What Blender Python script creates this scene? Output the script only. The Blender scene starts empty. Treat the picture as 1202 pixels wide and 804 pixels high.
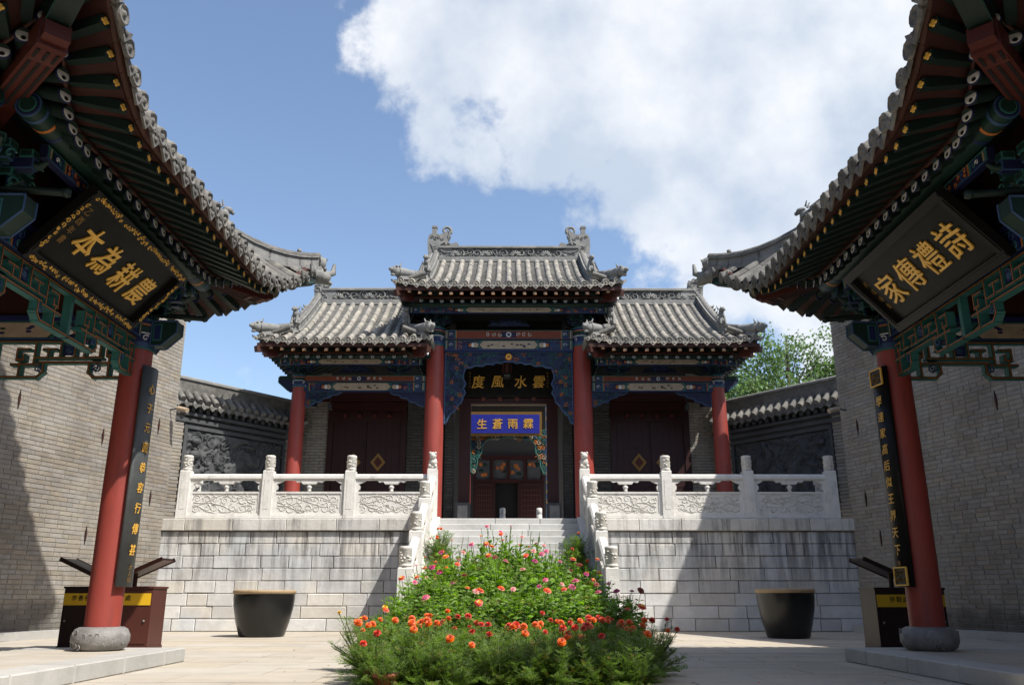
import bpy, math, random
from mathutils import Vector, Matrix
from mathutils import noise as mn
R = math.radians
rng = random.Random(7)
V = Vector

# ------------------------------------------------------------------ camera
sc = bpy.context.scene
cd = bpy.data.cameras.new('camera'); cam = bpy.data.objects.new('camera', cd)
sc.collection.objects.link(cam); sc.camera = cam
cd.sensor_width = 36.0; cd.lens = 29.95; cd.clip_end = 3000; cd.clip_start = .05
CAM = V((0, 0, .75))
cam.location = CAM
cam.rotation_euler = (R(90 + 16.6), R(0), R(-.23))

# ------------------------------------------------------------------ sky and sun
SUN = V((.57, -.45, 1.0)).normalized()
elev = math.asin(SUN.z); azim = math.atan2(SUN.x, SUN.y)      # clockwise from +Y
w = bpy.data.worlds.new('World'); sc.world = w; w.use_nodes = True
nt = w.node_tree; nt.nodes.clear()
def N(t, **k):
    n = nt.nodes.new(t)
    for a, b in k.items(): setattr(n, a, b)
    return n
def L(a, b): nt.links.new(a, b)
def val(x):
    return x
def math_node(op, a, b=None, c=None, clamp=False):
    m = N('ShaderNodeMath', operation=op); m.use_clamp = clamp
    for i, q in enumerate((a, b, c)):
        if q is None: continue
        if isinstance(q, (int, float)): m.inputs[i].default_value = q
        else: L(q, m.inputs[i])
    return m.outputs[0]
sky = N('ShaderNodeTexSky', sky_type='NISHITA'); sky.sun_disc = False
sky.sun_elevation = elev; sky.sun_rotation = azim; sky.air_density = 1.0; sky.dust_density = 1.5; sky.ozone_density = 1.4
bg = N('ShaderNodeBackground'); bg.inputs[1].default_value = .15; L(sky.outputs[0], bg.inputs[0])
tc = N('ShaderNodeTexCoord')
def sky_dir(az, el):          # compass bearing from +Y and elevation, degrees
    az = R(az); el = R(el)
    return V((math.sin(az) * math.cos(el), math.cos(az) * math.cos(el), math.sin(el)))
def plane_dist(p, q, inside):
    n = sky_dir(*p).cross(sky_dir(*q)).normalized()
    if n.dot(sky_dir(*inside)) < 0: n = -n
    d = N('ShaderNodeVectorMath', operation='DOT_PRODUCT'); L(tc.outputs['Generated'], d.inputs[0]); d.inputs[1].default_value = n
    return d.outputs['Value']
d1 = plane_dist((-13.10, 33.49), (7.46, 20.27), (19.16, 31.92))
d2 = plane_dist((-13.08, 31.67), (-10.76, 40.89), (19.16, 31.92))
dm = math_node('MINIMUM', d1, d2)
nz = N('ShaderNodeTexNoise'); nz.inputs['Scale'].default_value = 8.5; nz.inputs['Detail'].default_value = 10; nz.inputs['Roughness'].default_value = .58
mp = N('ShaderNodeMapping'); L(tc.outputs['Generated'], mp.inputs[0]); mp.inputs['Location'].default_value = (1.1, .2, .55); L(mp.outputs[0], nz.inputs[0])
f = math_node('MULTIPLY_ADD', dm, 5.0, .03)
dc = N('ShaderNodeVectorMath', operation='DOT_PRODUCT'); L(tc.outputs['Generated'], dc.inputs[0]); dc.inputs[1].default_value = sky_dir(15.77, 34.45)
f = math_node('MINIMUM', f, math_node('MINIMUM', math_node('MULTIPLY_ADD', dc.outputs['Value'], 5.0, -3.75), .62))
f = math_node('MAXIMUM', f, -.25)
f2 = math_node('MULTIPLY_ADD', nz.outputs[0], 1.75, -.92)
cov = math_node('ADD', f, f2)
cr = N('ShaderNodeMapRange', interpolation_type='SMOOTHSTEP'); cr.inputs['From Min'].default_value = -.015; cr.inputs['From Max'].default_value = .25; L(cov, cr.inputs[0])
# cloud body tone: white rims, bluish grey hollows
nz2 = N('ShaderNodeTexNoise'); nz2.inputs['Scale'].default_value = 6.0; nz2.inputs['Detail'].default_value = 7; nz2.inputs['Roughness'].default_value = .55
mp2 = N('ShaderNodeMapping'); L(tc.outputs['Generated'], mp2.inputs[0]); mp2.inputs['Location'].default_value = (3.3, 1.0, 2.0); L(mp2.outputs[0], nz2.inputs[0])
ramp = N('ShaderNodeValToRGB'); ramp.color_ramp.elements[0].position = .38; ramp.color_ramp.elements[0].color = (.56, .64, .75, 1)
ramp.color_ramp.elements[1].position = .64; ramp.color_ramp.elements[1].color = (.93, .94, .96, 1); L(nz2.outputs[0], ramp.inputs[0])
bgc = N('ShaderNodeBackground'); bgc.inputs[1].default_value = .81; L(ramp.outputs[0], bgc.inputs[0])
mx = N('ShaderNodeMixShader'); nz3 = N('ShaderNodeTexNoise'); nz3.inputs['Scale'].default_value = 2.6; nz3.inputs['Detail'].default_value = 8; nz3.inputs['Roughness'].default_value = .6; L(mp2.outputs[0], nz3.inputs[0])
thin = N('ShaderNodeMapRange'); thin.inputs['From Min'].default_value = .35; thin.inputs['From Max'].default_value = .62; thin.inputs['To Min'].default_value = .78; thin.inputs['To Max'].default_value = .97; L(nz3.outputs[0], thin.inputs[0])
L(math_node('MULTIPLY', cr.outputs[0], thin.outputs[0]), mx.inputs[0]); L(bg.outputs[0], mx.inputs[1]); L(bgc.outputs[0], mx.inputs[2])
wo = N('ShaderNodeOutputWorld'); L(mx.outputs[0], wo.inputs[0])
sl = bpy.data.lights.new('sun', 'SUN'); sl.energy = 5.0; sl.angle = R(.5); sl.color = (1, .955, .88)
so = bpy.data.objects.new('sun', sl); sc.collection.objects.link(so); so.rotation_euler = (-SUN).to_track_quat('-Z', 'Y').to_euler()
so.location = (10, -10, 30)
sc.view_settings.view_transform = 'Standard'; sc.view_settings.look = 'None'; sc.view_settings.exposure = .5; sc.view_settings.gamma = 1
sc.render.engine = 'CYCLES'; sc.cycles.max_bounces = 6; sc.cycles.diffuse_bounces = 3; sc.cycles.glossy_bounces = 2; sc.cycles.transparent_max_bounces = 8

# ------------------------------------------------------------------ materials
MATS = {}
def mat(name, col, rough=.7, var=.12, scale=6., bump=.15, rnd=None, hue=.0, metal=0., spec=.35, dirt=None, dirt_amt=0., stretch=(1, 1, 1), bscale=None, sheen=False, second=None, sec_amt=.5, sec_scale=1.5):
    """procedural paint / stone: base colour broken by noise, random tone per piece (attribute 'rnd' or object random), stains, bump"""
    K = 1.0 if ('leaf' in name or 'petal' in name) else .77
    K *= {'red_board': .38, 'green_rafter': .40, 'green': .50, 'blue': .75, 'sky_blue': .8, 'deep_blue': .7, 'red_wood': .48, 'orange_red': .75, 'door_frame': .5, 'door_red': .5, 'grey_clay': .52, 'cream_paint': .8, 'lacquer': .8, 'lacquer_frame': .7, 'brick_shaded': .75, 'fascia': .7, 'red_column': .80, 'gold_dull': .7, 'stud_red': .6, 'dark_void': .5, 'brick': .95, 'brick_single': .95, 'block_stone': 1.13, 'marble': 1.12, 'marble_carved': 1.1, 'coping_stone': 1.1, 'teal': .95}.get(name, 1)
    col = tuple(q * K for q in col); second = tuple(q * K for q in second) if second else None
    if dirt: dirt = dict(dirt); dirt['col'] = tuple(q * K for q in dirt['col'])
    m = bpy.data.materials.new(name); m.use_nodes = True; t = m.node_tree; n = t.nodes; l = t.links
    b = n['Principled BSDF']; b.inputs['Roughness'].default_value = rough; b.inputs['Metallic'].default_value = metal
    b.inputs['Specular IOR Level'].default_value = spec
    tcn = n.new('ShaderNodeNewGeometry'); mpn = n.new('ShaderNodeMapping'); l.new(tcn.outputs['Position'], mpn.inputs[0]); mpn.inputs['Scale'].default_value = stretch
    ns = n.new('ShaderNodeTexNoise'); ns.inputs['Scale'].default_value = scale; ns.inputs['Detail'].default_value = 6; ns.inputs['Roughness'].default_value = .62; l.new(mpn.outputs[0], ns.inputs[0])
    cur = n.new('ShaderNodeRGB'); cur.outputs[0].default_value = (*col, 1); cur = cur.outputs[0]
    if second:
        n2 = n.new('ShaderNodeTexNoise'); n2.inputs['Scale'].default_value = sec_scale; n2.inputs['Detail'].default_value = 5; l.new(mpn.outputs[0], n2.inputs[0])
        r2 = n.new('ShaderNodeMapRange'); r2.inputs['From Min'].default_value = .42; r2.inputs['From Max'].default_value = .62; r2.inputs['To Max'].default_value = sec_amt; l.new(n2.outputs[0], r2.inputs[0])
        mm = n.new('ShaderNodeMix'); mm.data_type = 'RGBA'; l.new(r2.outputs[0], mm.inputs[0]); l.new(cur, mm.inputs[6]); mm.inputs[7].default_value = (*second, 1); cur = mm.outputs[2]
    hs = n.new('ShaderNodeHueSaturation'); l.new(cur, hs.inputs['Color'])
    mr = n.new('ShaderNodeMapRange'); mr.inputs['From Min'].default_value = .25; mr.inputs['From Max'].default_value = .75; mr.inputs['To Min'].default_value = 1 - var; mr.inputs['To Max'].default_value = 1 + var; l.new(ns.outputs[0], mr.inputs[0])
    v = mr.outputs[0]
    if rnd:
        if rnd[0] == 'attr':
            at = n.new('ShaderNodeAttribute'); at.attribute_name = 'rnd'; src = at.outputs['Fac']
        else:
            at = n.new('ShaderNodeObjectInfo'); src = at.outputs['Random']
        m2 = n.new('ShaderNodeMapRange'); m2.inputs['To Min'].default_value = 1 - rnd[1]; m2.inputs['To Max'].default_value = 1 + rnd[1]; l.new(src, m2.inputs[0])
        mu = n.new('ShaderNodeMath'); mu.operation = 'MULTIPLY'; l.new(v, mu.inputs[0]); l.new(m2.outputs[0], mu.inputs[1]); v = mu.outputs[0]
        if hue:
            wv = n.new('ShaderNodeMath'); wv.operation = 'MULTIPLY'; l.new(src, wv.inputs[0]); wv.inputs[1].default_value = 7.31
            fr = n.new('ShaderNodeMath'); fr.operation = 'FRACT'; l.new(wv.outputs[0], fr.inputs[0])
            m3 = n.new('ShaderNodeMapRange'); m3.inputs['To Min'].default_value = 1 - hue; m3.inputs['To Max'].default_value = 1 + hue; l.new(fr.outputs[0], m3.inputs[0]); l.new(m3.outputs[0], hs.inputs['Saturation'])
    l.new(v, hs.inputs['Value']); cur = hs.outputs[0]
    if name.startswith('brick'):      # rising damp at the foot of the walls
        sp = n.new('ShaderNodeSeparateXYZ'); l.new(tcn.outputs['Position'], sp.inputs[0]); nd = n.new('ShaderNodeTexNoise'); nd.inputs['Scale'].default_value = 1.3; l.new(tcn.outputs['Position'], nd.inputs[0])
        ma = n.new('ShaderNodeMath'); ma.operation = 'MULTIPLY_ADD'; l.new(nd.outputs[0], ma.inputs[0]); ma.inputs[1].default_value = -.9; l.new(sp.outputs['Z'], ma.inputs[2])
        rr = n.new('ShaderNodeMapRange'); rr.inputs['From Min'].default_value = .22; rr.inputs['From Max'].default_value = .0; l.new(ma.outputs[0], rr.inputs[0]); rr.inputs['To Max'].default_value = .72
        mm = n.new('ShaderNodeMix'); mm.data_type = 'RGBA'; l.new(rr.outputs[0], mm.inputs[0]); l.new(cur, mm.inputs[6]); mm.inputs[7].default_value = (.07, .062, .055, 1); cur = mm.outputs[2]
    if dirt:
        n3 = n.new('ShaderNodeTexNoise'); n3.inputs['Scale'].default_value = dirt.get('scale', 1.2); n3.inputs['Detail'].default_value = 8; n3.inputs['Roughness'].default_value = .7
        mq = n.new('ShaderNodeMapping'); mq.inputs['Scale'].default_value = dirt.get('stretch', (1, 1, 1)); l.new(tcn.outputs['Position'], mq.inputs[0]); l.new(mq.outputs[0], n3.inputs[0])
        r3 = n.new('ShaderNodeMapRange'); r3.inputs['From Min'].default_value = dirt.get('lo', .5); r3.inputs['From Max'].default_value = dirt.get('hi', .7); r3.inputs['To Max'].default_value = dirt.get('amt', .6); l.new(n3.outputs[0], r3.inputs[0])
        fac = r3.outputs[0]
        if 'zlo' in dirt:      # run-down stains that start under the coping
            sp = n.new('ShaderNodeSeparateXYZ'); l.new(tcn.outputs['Position'], sp.inputs[0])
            r4 = n.new('ShaderNodeMapRange'); r4.inputs['From Min'].default_value = dirt['zlo']; r4.inputs['From Max'].default_value = dirt['zhi']; l.new(sp.outputs['Z'], r4.inputs[0])
            mu = n.new('ShaderNodeMath'); mu.operation = 'MULTIPLY'; l.new(fac, mu.inputs[0]); l.new(r4.outputs[0], mu.inputs[1]); fac = mu.outputs[0]
        mm = n.new('ShaderNodeMix'); mm.data_type = 'RGBA'; l.new(fac, mm.inputs[0]); l.new(cur, mm.inputs[6]); mm.inputs[7].default_value = (*dirt['col'], 1); cur = mm.outputs[2]
    l.new(cur, b.inputs['Base Color'])
    if bump:
        nb = n.new('ShaderNodeTexNoise'); nb.inputs['Scale'].default_value = bscale or scale * 5; nb.inputs['Detail'].default_value = 5; l.new(mpn.outputs[0], nb.inputs[0])
        bp = n.new('ShaderNodeBump'); bp.inputs['Strength'].default_value = bump; bp.inputs['Distance'].default_value = .02; l.new(nb.outputs[0], bp.inputs['Height']); l.new(bp.outputs[0], b.inputs['Normal'])
    MATS[name] = m; return m

mat('marble', (.72, .70, .655), .6, .10, 5, .25, dirt=dict(col=(.26, .24, .21), scale=2.6, lo=.54, hi=.74, amt=.65, stretch=(1.5, 1.5, .8)))
mat('marble_carved', (.66, .635, .575), .65, .14, 8, .35, dirt=dict(col=(.25, .22, .18), scale=5, lo=.50, hi=.72, amt=.6))
mat('step_stone', (.56, .555, .53), .7, .10, 4, .2, rnd=('obj', .10), dirt=dict(col=(.24, .24, .23), scale=1.6, lo=.5, hi=.75, amt=.4))
mat('block_stone', (.60, .58, .545), .7, .13, 3.5, .3, rnd=('obj', .11), hue=.75, second=(.47, .50, .53), sec_amt=.6, sec_scale=.9,
    dirt=dict(col=(.13, .125, .12), scale=1.7, lo=.45, hi=.59, amt=.88, stretch=(3.2, 3.2, .28), zlo=.6, zhi=1.9))
mat('coping_stone', (.62, .595, .545), .7, .12, 4, .25, rnd=('obj', .10), hue=.4, dirt=dict(col=(.15, .145, .14), scale=1.7, lo=.49, hi=.66, amt=.75, stretch=(3.0, 3.0, .3)))
mat('mortar', (.30, .28, .25), .9, .15, 8, .3)
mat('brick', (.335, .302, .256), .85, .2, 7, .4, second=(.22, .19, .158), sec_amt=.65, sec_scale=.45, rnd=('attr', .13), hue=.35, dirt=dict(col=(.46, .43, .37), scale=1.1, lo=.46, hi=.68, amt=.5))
mat('brick_single', (.335, .302, .256), .85, .2, 7, .4, second=(.22, .19, .158), sec_amt=.65, sec_scale=.45, rnd=('obj', .13), hue=.35, dirt=dict(col=(.46, .43, .37), scale=1.1, lo=.46, hi=.68, amt=.5))
mat('brick_shaded', (.105, .10, .092), .85, .12, 9, .35, rnd=('attr', .16))  # darker copy of the brick, the halls' shade put into its colour
mat('tile', (.235, .225, .205), .8, .22, 7, .4, rnd=('obj', .16), dirt=dict(col=(.50, .455, .37), scale=3.2, lo=.42, hi=.64, amt=.8))
mat('tile_joined', (.15, .145, .135), .8, .25, 7, .4, rnd=('attr', .2), dirt=dict(col=(.30, .28, .24), scale=3.5, lo=.48, hi=.7, amt=.5))
mat('fascia', (.085, .026, .016), .65, .2, 5, .12)
mat('tile_weathered', (.15, .145, .135), .85, .28, 7, .5, rnd=('obj', .25), dirt=dict(col=(.33, .31, .27), scale=4, lo=.48, hi=.66, amt=.7))
mat('ridge_stone', (.235, .235, .225), .8, .22, 6, .4, dirt=dict(col=(.44, .42, .37), scale=2.6, lo=.50, hi=.68, amt=.6))
mat('ridge_dark', (.09, .09, .09), .85, .25, 8, .4)
mat('grey_clay', (.135, .142, .148), .75, .18, 5, .4, dirt=dict(col=(.23, .235, .235), scale=2.2, lo=.5, hi=.7, amt=.4))
mat('red_column', (.42, .066, .047), .52, .10, 2.5, .05, spec=.45, dirt=dict(col=(.22, .055, .045), scale=5.5, lo=.50, hi=.70, amt=.7, stretch=(1.6, 1.6, .22)))
mat('red_wood', (.17, .030, .019), .6, .15, 5, .12)
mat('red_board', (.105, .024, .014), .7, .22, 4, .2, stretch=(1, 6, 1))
mat('orange_red', (.28, .060, .020), .6, .15, 6, .08)
mat('door_frame', (.085, .016, .013), .5, .15, 3, .1)
mat('door_red', (.065, .012, .010), .5, .15, 3, .1)
mat('green_rafter', (.019, .052, .042), .55, .18, 6, .1)
mat('green', (.013, .060, .044), .55, .18, 9, .06)
mat('teal', (.035, .155, .135), .55, .18, 10, .05)
mat('blue', (.016, .026, .125), .55, .18, 10, .05)
mat('sky_blue', (.045, .10, .22), .55, .18, 10, .05)
mat('deep_blue', (.012, .018, .075), .55, .15, 10, .05)
mat('orange_paint', (.48, .155, .03), .55, .18, 10, .05)
mat('cream_paint', (.60, .47, .34), .6, .10, 10, .05, second=(.36, .30, .20), sec_amt=.4, sec_scale=9)
mat('white_paint', (.72, .72, .70), .45, .04, 6, .0)
mat('black_paint', (.012, .012, .014), .4, .1, 6, .0)
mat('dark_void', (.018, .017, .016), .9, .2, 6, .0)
mat('lacquer', (.010, .0095, .009), .42, .3, 2.5, .06, spec=.12, bscale=5, dirt=dict(col=(.045, .04, .034), scale=2.2, lo=.45, hi=.75, amt=.4))
mat('lacquer_frame', (.018, .0165, .015), .42, .25, 4, .05, spec=.15)
mat('gold', (1.0, .56, .085), .40, .12, 8, .1, metal=.15, spec=.6)
mat('gold_dull', (.42, .235, .055), .5, .25, 30, .4, metal=.2)
mat('blue_plaque', (.035, .045, .40), .4, .08, 5, .0)
mat('glaze', (.010, .0105, .0105), .30, .3, 4, .10, spec=.45, bscale=7, dirt=dict(col=(.06, .055, .045), scale=9, lo=.62, hi=.8, amt=.35))
mat('vat_rim', (.40, .29, .17), .6, .2, 9, .2)
mat('paving', (.52, .465, .385), .8, .07, 2.2, .18, rnd=('obj', .05), hue=.2, bscale=40, dirt=dict(col=(.30, .265, .215), scale=1.1, lo=.46, hi=.72, amt=.55, stretch=(.6, 1.5, 1)))
mat('ground', (.40, .355, .29), .85, .12, 1.5, .2, bscale=40)
mat('kerb_stone', (.50, .49, .46), .7, .1, 3, .2, rnd=('obj', .07), dirt=dict(col=(.30, .29, .27), scale=1.8, lo=.5, hi=.75, amt=.5))
mat('drum_stone', (.235, .225, .215), .55, .30, 9, .4, dirt=dict(col=(.42, .40, .38), scale=5, lo=.52, hi=.66, amt=.6))
mat('cabinet', (.095, .030, .022), .45, .1, 3, .03, spec=.3)
mat('cabinet_dark', (.030, .014, .012), .45, .1, 3, .03, spec=.25)
mat('board_sunlit', (.075, .082, .083), .5, .2, 5, .1, dirt=dict(col=(.13, .13, .125), scale=4, lo=.5, hi=.7, amt=.4))  # black left couplet board with the sunlight put into its colour
mat('yellow_band', (.85, .50, .02), .5, .05, 3, .0)
mat('terracotta', (.32, .11, .05), .8, .15, 9, .2)
mat('soil', (.05, .035, .022), .95, .3, 20, .4)
mat('dark_metal', (.04, .04, .042), .5, .1, 8, .05)
mat('stud_red', (.20, .07, .05), .7, .1, 8, .0)
mat('glass_dark', (.10, .12, .12), .15, .2, 3, .0, spec=.7)
mat('bark', (.11, .085, .06), .9, .3, 9, .6)
def leafmat(name, col, trans=.35, var=.35, rnd=.3):
    m = mat(name, col, .55, var, 3.5, 0, rnd=('attr', rnd), hue=.25, spec=.3)
    t = m.node_tree; n = t.nodes; l = t.links; b = n['Principled BSDF']; out = [q for q in n if q.type == 'OUTPUT_MATERIAL'][0]
    tr = n.new('ShaderNodeBsdfTranslucent'); src = b.inputs['Base Color'].links[0].from_socket
    mu = n.new('ShaderNodeMix'); mu.data_type = 'RGBA'; mu.blend_type = 'MULTIPLY'; mu.inputs[0].default_value = 1; l.new(src, mu.inputs[6]); mu.inputs[7].default_value = (1.25, 1.5, .55, 1)
    l.new(mu.outputs[2], tr.inputs[0]); ms = n.new('ShaderNodeMixShader'); ms.inputs[0].default_value = trans
    l.new(b.outputs[0], ms.inputs[1]); l.new(tr.outputs[0], ms.inputs[2]); l.new(ms.outputs[0], out.inputs[0]); return m
leafmat('marigold_leaf', (.135, .205, .048), .4); leafmat('zinnia_leaf', (.15, .255, .034), .42); leafmat('tree_leaf', (.115, .185, .070), .3)
leafmat('dry_leaf', (.21, .15, .045))
for nme, c in dict(petal_orange=(.72, .125, .004), petal_red=(.56, .030, .005), petal_yellow=(.75, .46, .01), petal_pink=(.62, .11, .17), petal_magenta=(.45, .025, .17), petal_coral=(.66, .075, .035), petal_pale=(.64, .34, .28), petal_rust=(.20, .03, .012)).items():
    leafmat(nme, c, .18, .12, .15)
    MATS[nme].node_tree.nodes['Mix'].inputs[7].default_value = (1.2, 1, 1, 1) if 'Mix' in MATS[nme].node_tree.nodes else (1, 1, 1, 1)

# ------------------------------------------------------------------ mesh helpers
ORG = {}
class G:
    """collects shapes in world coordinates; build() links them as ONE mesh object"""
    def __init__(s, mx=1): s.v = []; s.f = []; s.m = []; s.r = []; s.s = []; s.mats = []; s.mx = mx
    def mi(s, m):
        if m not in s.mats: s.mats.append(m)
        return s.mats.index(m)
    def add(s, vs, fs, m, sm=False, r=None):
        o = len(s.v); k = s.mi(m); r = rng.random() if r is None else r
        for p in vs: s.v.append((p[0] * s.mx, p[1], p[2]))
        for f in fs:
            f = [o + i for i in f]
            s.f.append(f[::-1] if s.mx < 0 else f); s.m.append(k); s.r.append(r); s.s.append(sm)
    def box(s, x0, x1, y0, y1, z0, z1, m, r=None):
        if x0 > x1: x0, x1 = x1, x0
        s.obox(V(((x0 + x1) / 2, (y0 + y1) / 2, (z0 + z1) / 2)), (x1 - x0, y1 - y0, z1 - z0), None, m, r)
    def obox(s, c, d, M, m, r=None, taper=1.):
        """oriented box; M = 3 axis vectors"""
        ax, ay, az = M if M else (V((1, 0, 0)), V((0, 1, 0)), V((0, 0, 1)))
        a, b, e = d[0] / 2, d[1] / 2, d[2] / 2; c = V(c); vs = []
        for z in (-e, e):
            t = taper if z > 0 else 1.
            for x, y in ((-a, -b), (a, -b), (a, b), (-a, b)): vs.append(c + ax * x * t + ay * y * t + az * z)
        s.add(vs, [(0, 3, 2, 1), (4, 5, 6, 7), (0, 1, 5, 4), (1, 2, 6, 5), (2, 3, 7, 6), (3, 0, 4, 7)], m, r=r)
    def ebox(s, c, d, M, edge, fill, w=.012, p=.003):
        """painted timber: box in the outline colour with slightly proud inset faces in the fill colour"""
        s.obox(c, d, M, edge)
        ax, ay, az = M if M else (V((1, 0, 0)), V((0, 1, 0)), V((0, 0, 1))); c = V(c)
        def sub(dd, off, M2): s.obox(c + off, dd, M2, fill)
        M3 = (ax, ay, az)
        for i in range(3):
            dd = [max(q - 2 * w, .004) for q in d]; dd[i] = d[i] + 2 * p
            s.obox(c, dd, M3, fill)
    def block(s, c, d, M, m, b=.01, r=None):
        """stone with chamfered front (front = -ay side)"""
        ax, ay, az = M if M else (V((1, 0, 0)), V((0, 1, 0)), V((0, 0, 1))); c = V(c); X, Y, Z = d[0] / 2, d[1] / 2, d[2] / 2
        vs = []
        for y, i in ((Y, 0), (-Y + b, 0), (-Y, b)):
            for x, z in ((-X + i, -Z + i), (X - i, -Z + i), (X - i, Z - i), (-X + i, Z - i)): vs.append(c + ax * x + ay * y + az * z)
        fs = [(8, 9, 10, 11)]
        for a in (0, 4):
            for i in range(4): j = (i + 1) % 4; fs.append((a + i, a + j, a + 4 + j, a + 4 + i))
        s.add(vs, fs, m, r=r)
    def tube(s, pts, r, n, m, r1=None, cap=True, sm=True, up=None):
        pts = [V(p) for p in pts]; k = len(pts); vs = []; prev = None
        rad = r if isinstance(r, (list, tuple)) else [r + ((r1 if r1 is not None else r) - r) * i / (k - 1) for i in range(k)]
        for i, p in enumerate(pts):
            t = (pts[min(i + 1, k - 1)] - pts[max(i - 1, 0)])
            t = t.normalized() if t.length > 1e-9 else V((0, 0, 1))
            if prev is None: a = t.cross(up or (V((0, 0, 1)) if abs(t.z) < .9 else V((1, 0, 0)))).normalized()
            else:
                a = prev - t * prev.dot(t)
                a = a.normalized() if a.length > 1e-6 else t.orthogonal().normalized()
            prev = a; b = t.cross(a)
            for j in range(n):
                q = 2 * math.pi * j / n; vs.append(p + (a * math.cos(q) + b * math.sin(q)) * rad[i])
        fs = [(i * n + j, i * n + (j + 1) % n, (i + 1) * n + (j + 1) % n, (i + 1) * n + j) for i in range(k - 1) for j in range(n)]
        s.add(vs, fs, m, sm)
        if cap: s.add(vs[:n], [tuple(range(n))[::-1]], m); s.add(vs[-n:], [tuple(range(n))], m)
    def lathe(s, prof, c, n, m, sm=True, M=None, flute=None):
        ax, ay, az = M if M else (V((1, 0, 0)), V((0, 1, 0)), V((0, 0, 1))); c = V(c); vs = []; k = len(prof)
        for (r, z) in prof:
            for j in range(n):
                q = 2 * math.pi * j / n; rr = r * (1 + (flute[1] * math.cos(flute[0] * q) if flute else 0))
                vs.append(c + (ax * math.cos(q) + ay * math.sin(q)) * rr + az * z)
        s.add(vs, [(i * n + j, i * n + (j + 1) % n, (i + 1) * n + (j + 1) % n, (i + 1) * n + j) for i in range(k - 1) for j in range(n)], m, sm)
        s.add(vs[:n], [tuple(range(n))[::-1]], m); s.add(vs[-n:], [tuple(range(n))], m)
    def prism(s, poly, o, ux, uy, dep, m, side=None):
        """outline (a,b) in plane o+a*ux+b*uy, thickness dep along ux x uy (front face at +dep/2)"""
        o = V(o); ux = V(ux); uy = V(uy); nn = ux.cross(uy).normalized(); k = len(poly)
        ar = sum(poly[i][0] * poly[(i + 1) % k][1] - poly[(i + 1) % k][0] * poly[i][1] for i in range(k))
        if ar < 0: poly = poly[::-1]
        vs = [o + ux * a + uy * b + nn * (dep / 2) for a, b in poly] + [o + ux * a + uy * b - nn * (dep / 2) for a, b in poly]
        s.add(vs, [tuple(range(k)), tuple(range(k, 2 * k))[::-1]], m)
        s.add(vs, [((i + 1) % k, i, k + i, k + (i + 1) % k) for i in range(k)], side or m)
    def ball(s, c, r, m, n=8, sq=(1, 1, 1), M=None):
        ax, ay, az = M if M else (V((1, 0, 0)), V((0, 1, 0)), V((0, 0, 1))); c = V(c); vs = []; h = n // 2
        for i in range(h + 1):
            t = math.pi * i / h
            for j in range(n):
                q = 2 * math.pi * j / n
                vs.append(c + ax * (r * sq[0] * math.sin(t) * math.cos(q)) + ay * (r * sq[1] * math.sin(t) * math.sin(q)) + az * (-r * sq[2] * math.cos(t)))
        s.add(vs, [(i * n + j, i * n + (j + 1) % n, (i + 1) * n + (j + 1) % n, (i + 1) * n + j) for i in range(h) for j in range(n)], m, True)
    def build(s, name, parent=None, org=None, tag=None):
        org = V(org) if org else V((0, 0, 0))
        if s.mx < 0: org = V((-org.x, org.y, org.z))
        me = bpy.data.meshes.new(name); me.from_pydata([(a - org.x, b - org.y, c - org.z) for a, b, c in s.v], [], s.f)
        for m in s.mats: me.materials.append(MATS[m])
        me.polygons.foreach_set('material_index', s.m); me.polygons.foreach_set('use_smooth', s.s)
        a = me.attributes.new('rnd', 'FLOAT', 'FACE'); a.data.foreach_set('value', s.r); me.update()
        return link(name, me, Matrix.Translation(org), parent, tag)
    def mesh(s, name):
        o = s.build(name); me = o.data; bpy.data.objects.remove(o); return me
def link(name, me, M, parent=None, tag=None):
    o = bpy.data.objects.new(name, me); sc.collection.objects.link(o)
    ORG[o.name] = M.copy(); W = M
    if parent: W = ORG[parent.name].inverted() @ M; o.parent = parent
    o.matrix_local = W
    if tag: o['kind'] = tag
    return o
def thing(name, label, cat, loc=(0, 0, 0), group=None, kind=None):
    o = bpy.data.objects.new(name, None); sc.collection.objects.link(o); o.location = loc; ORG[o.name] = Matrix.Translation(loc); o.empty_display_size = .2
    tagit(o, label, cat, group, kind); return o
def tagit(o, label, cat, group=None, kind=None):
    if label: o['label'] = label
    if cat: o['category'] = cat
    if group: o['group'] = group
    if kind: o['kind'] = kind
    return o
SX = Matrix.Diagonal((-1, 1, 1, 1))
def inst(name, me, M, parent, mx=1):
    if mx < 0: M = SX @ M @ SX
    return link(name, me, M, parent)
def frame(o, ax, ay, az, sc3=(1, 1, 1)):
    return Matrix(((ax[0] * sc3[0], ay[0] * sc3[1], az[0] * sc3[2], o[0]), (ax[1] * sc3[0], ay[1] * sc3[1], az[1] * sc3[2], o[1]), (ax[2] * sc3[0], ay[2] * sc3[1], az[2] * sc3[2], o[2]), (0, 0, 0, 1)))
def along(A, B, length=None, up=V((0, 0, 1)), s=1.):
    """matrix whose +Y runs A->B; mesh is 1 long if length None"""
    A = V(A); B = V(B); y = (B - A); l = y.length; y = y.normalized(); x = y.cross(up).normalized(); z = x.cross(y)
    return frame(A, x, y, z, (s, l if length is None else length, s))
_tc = {}
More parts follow.
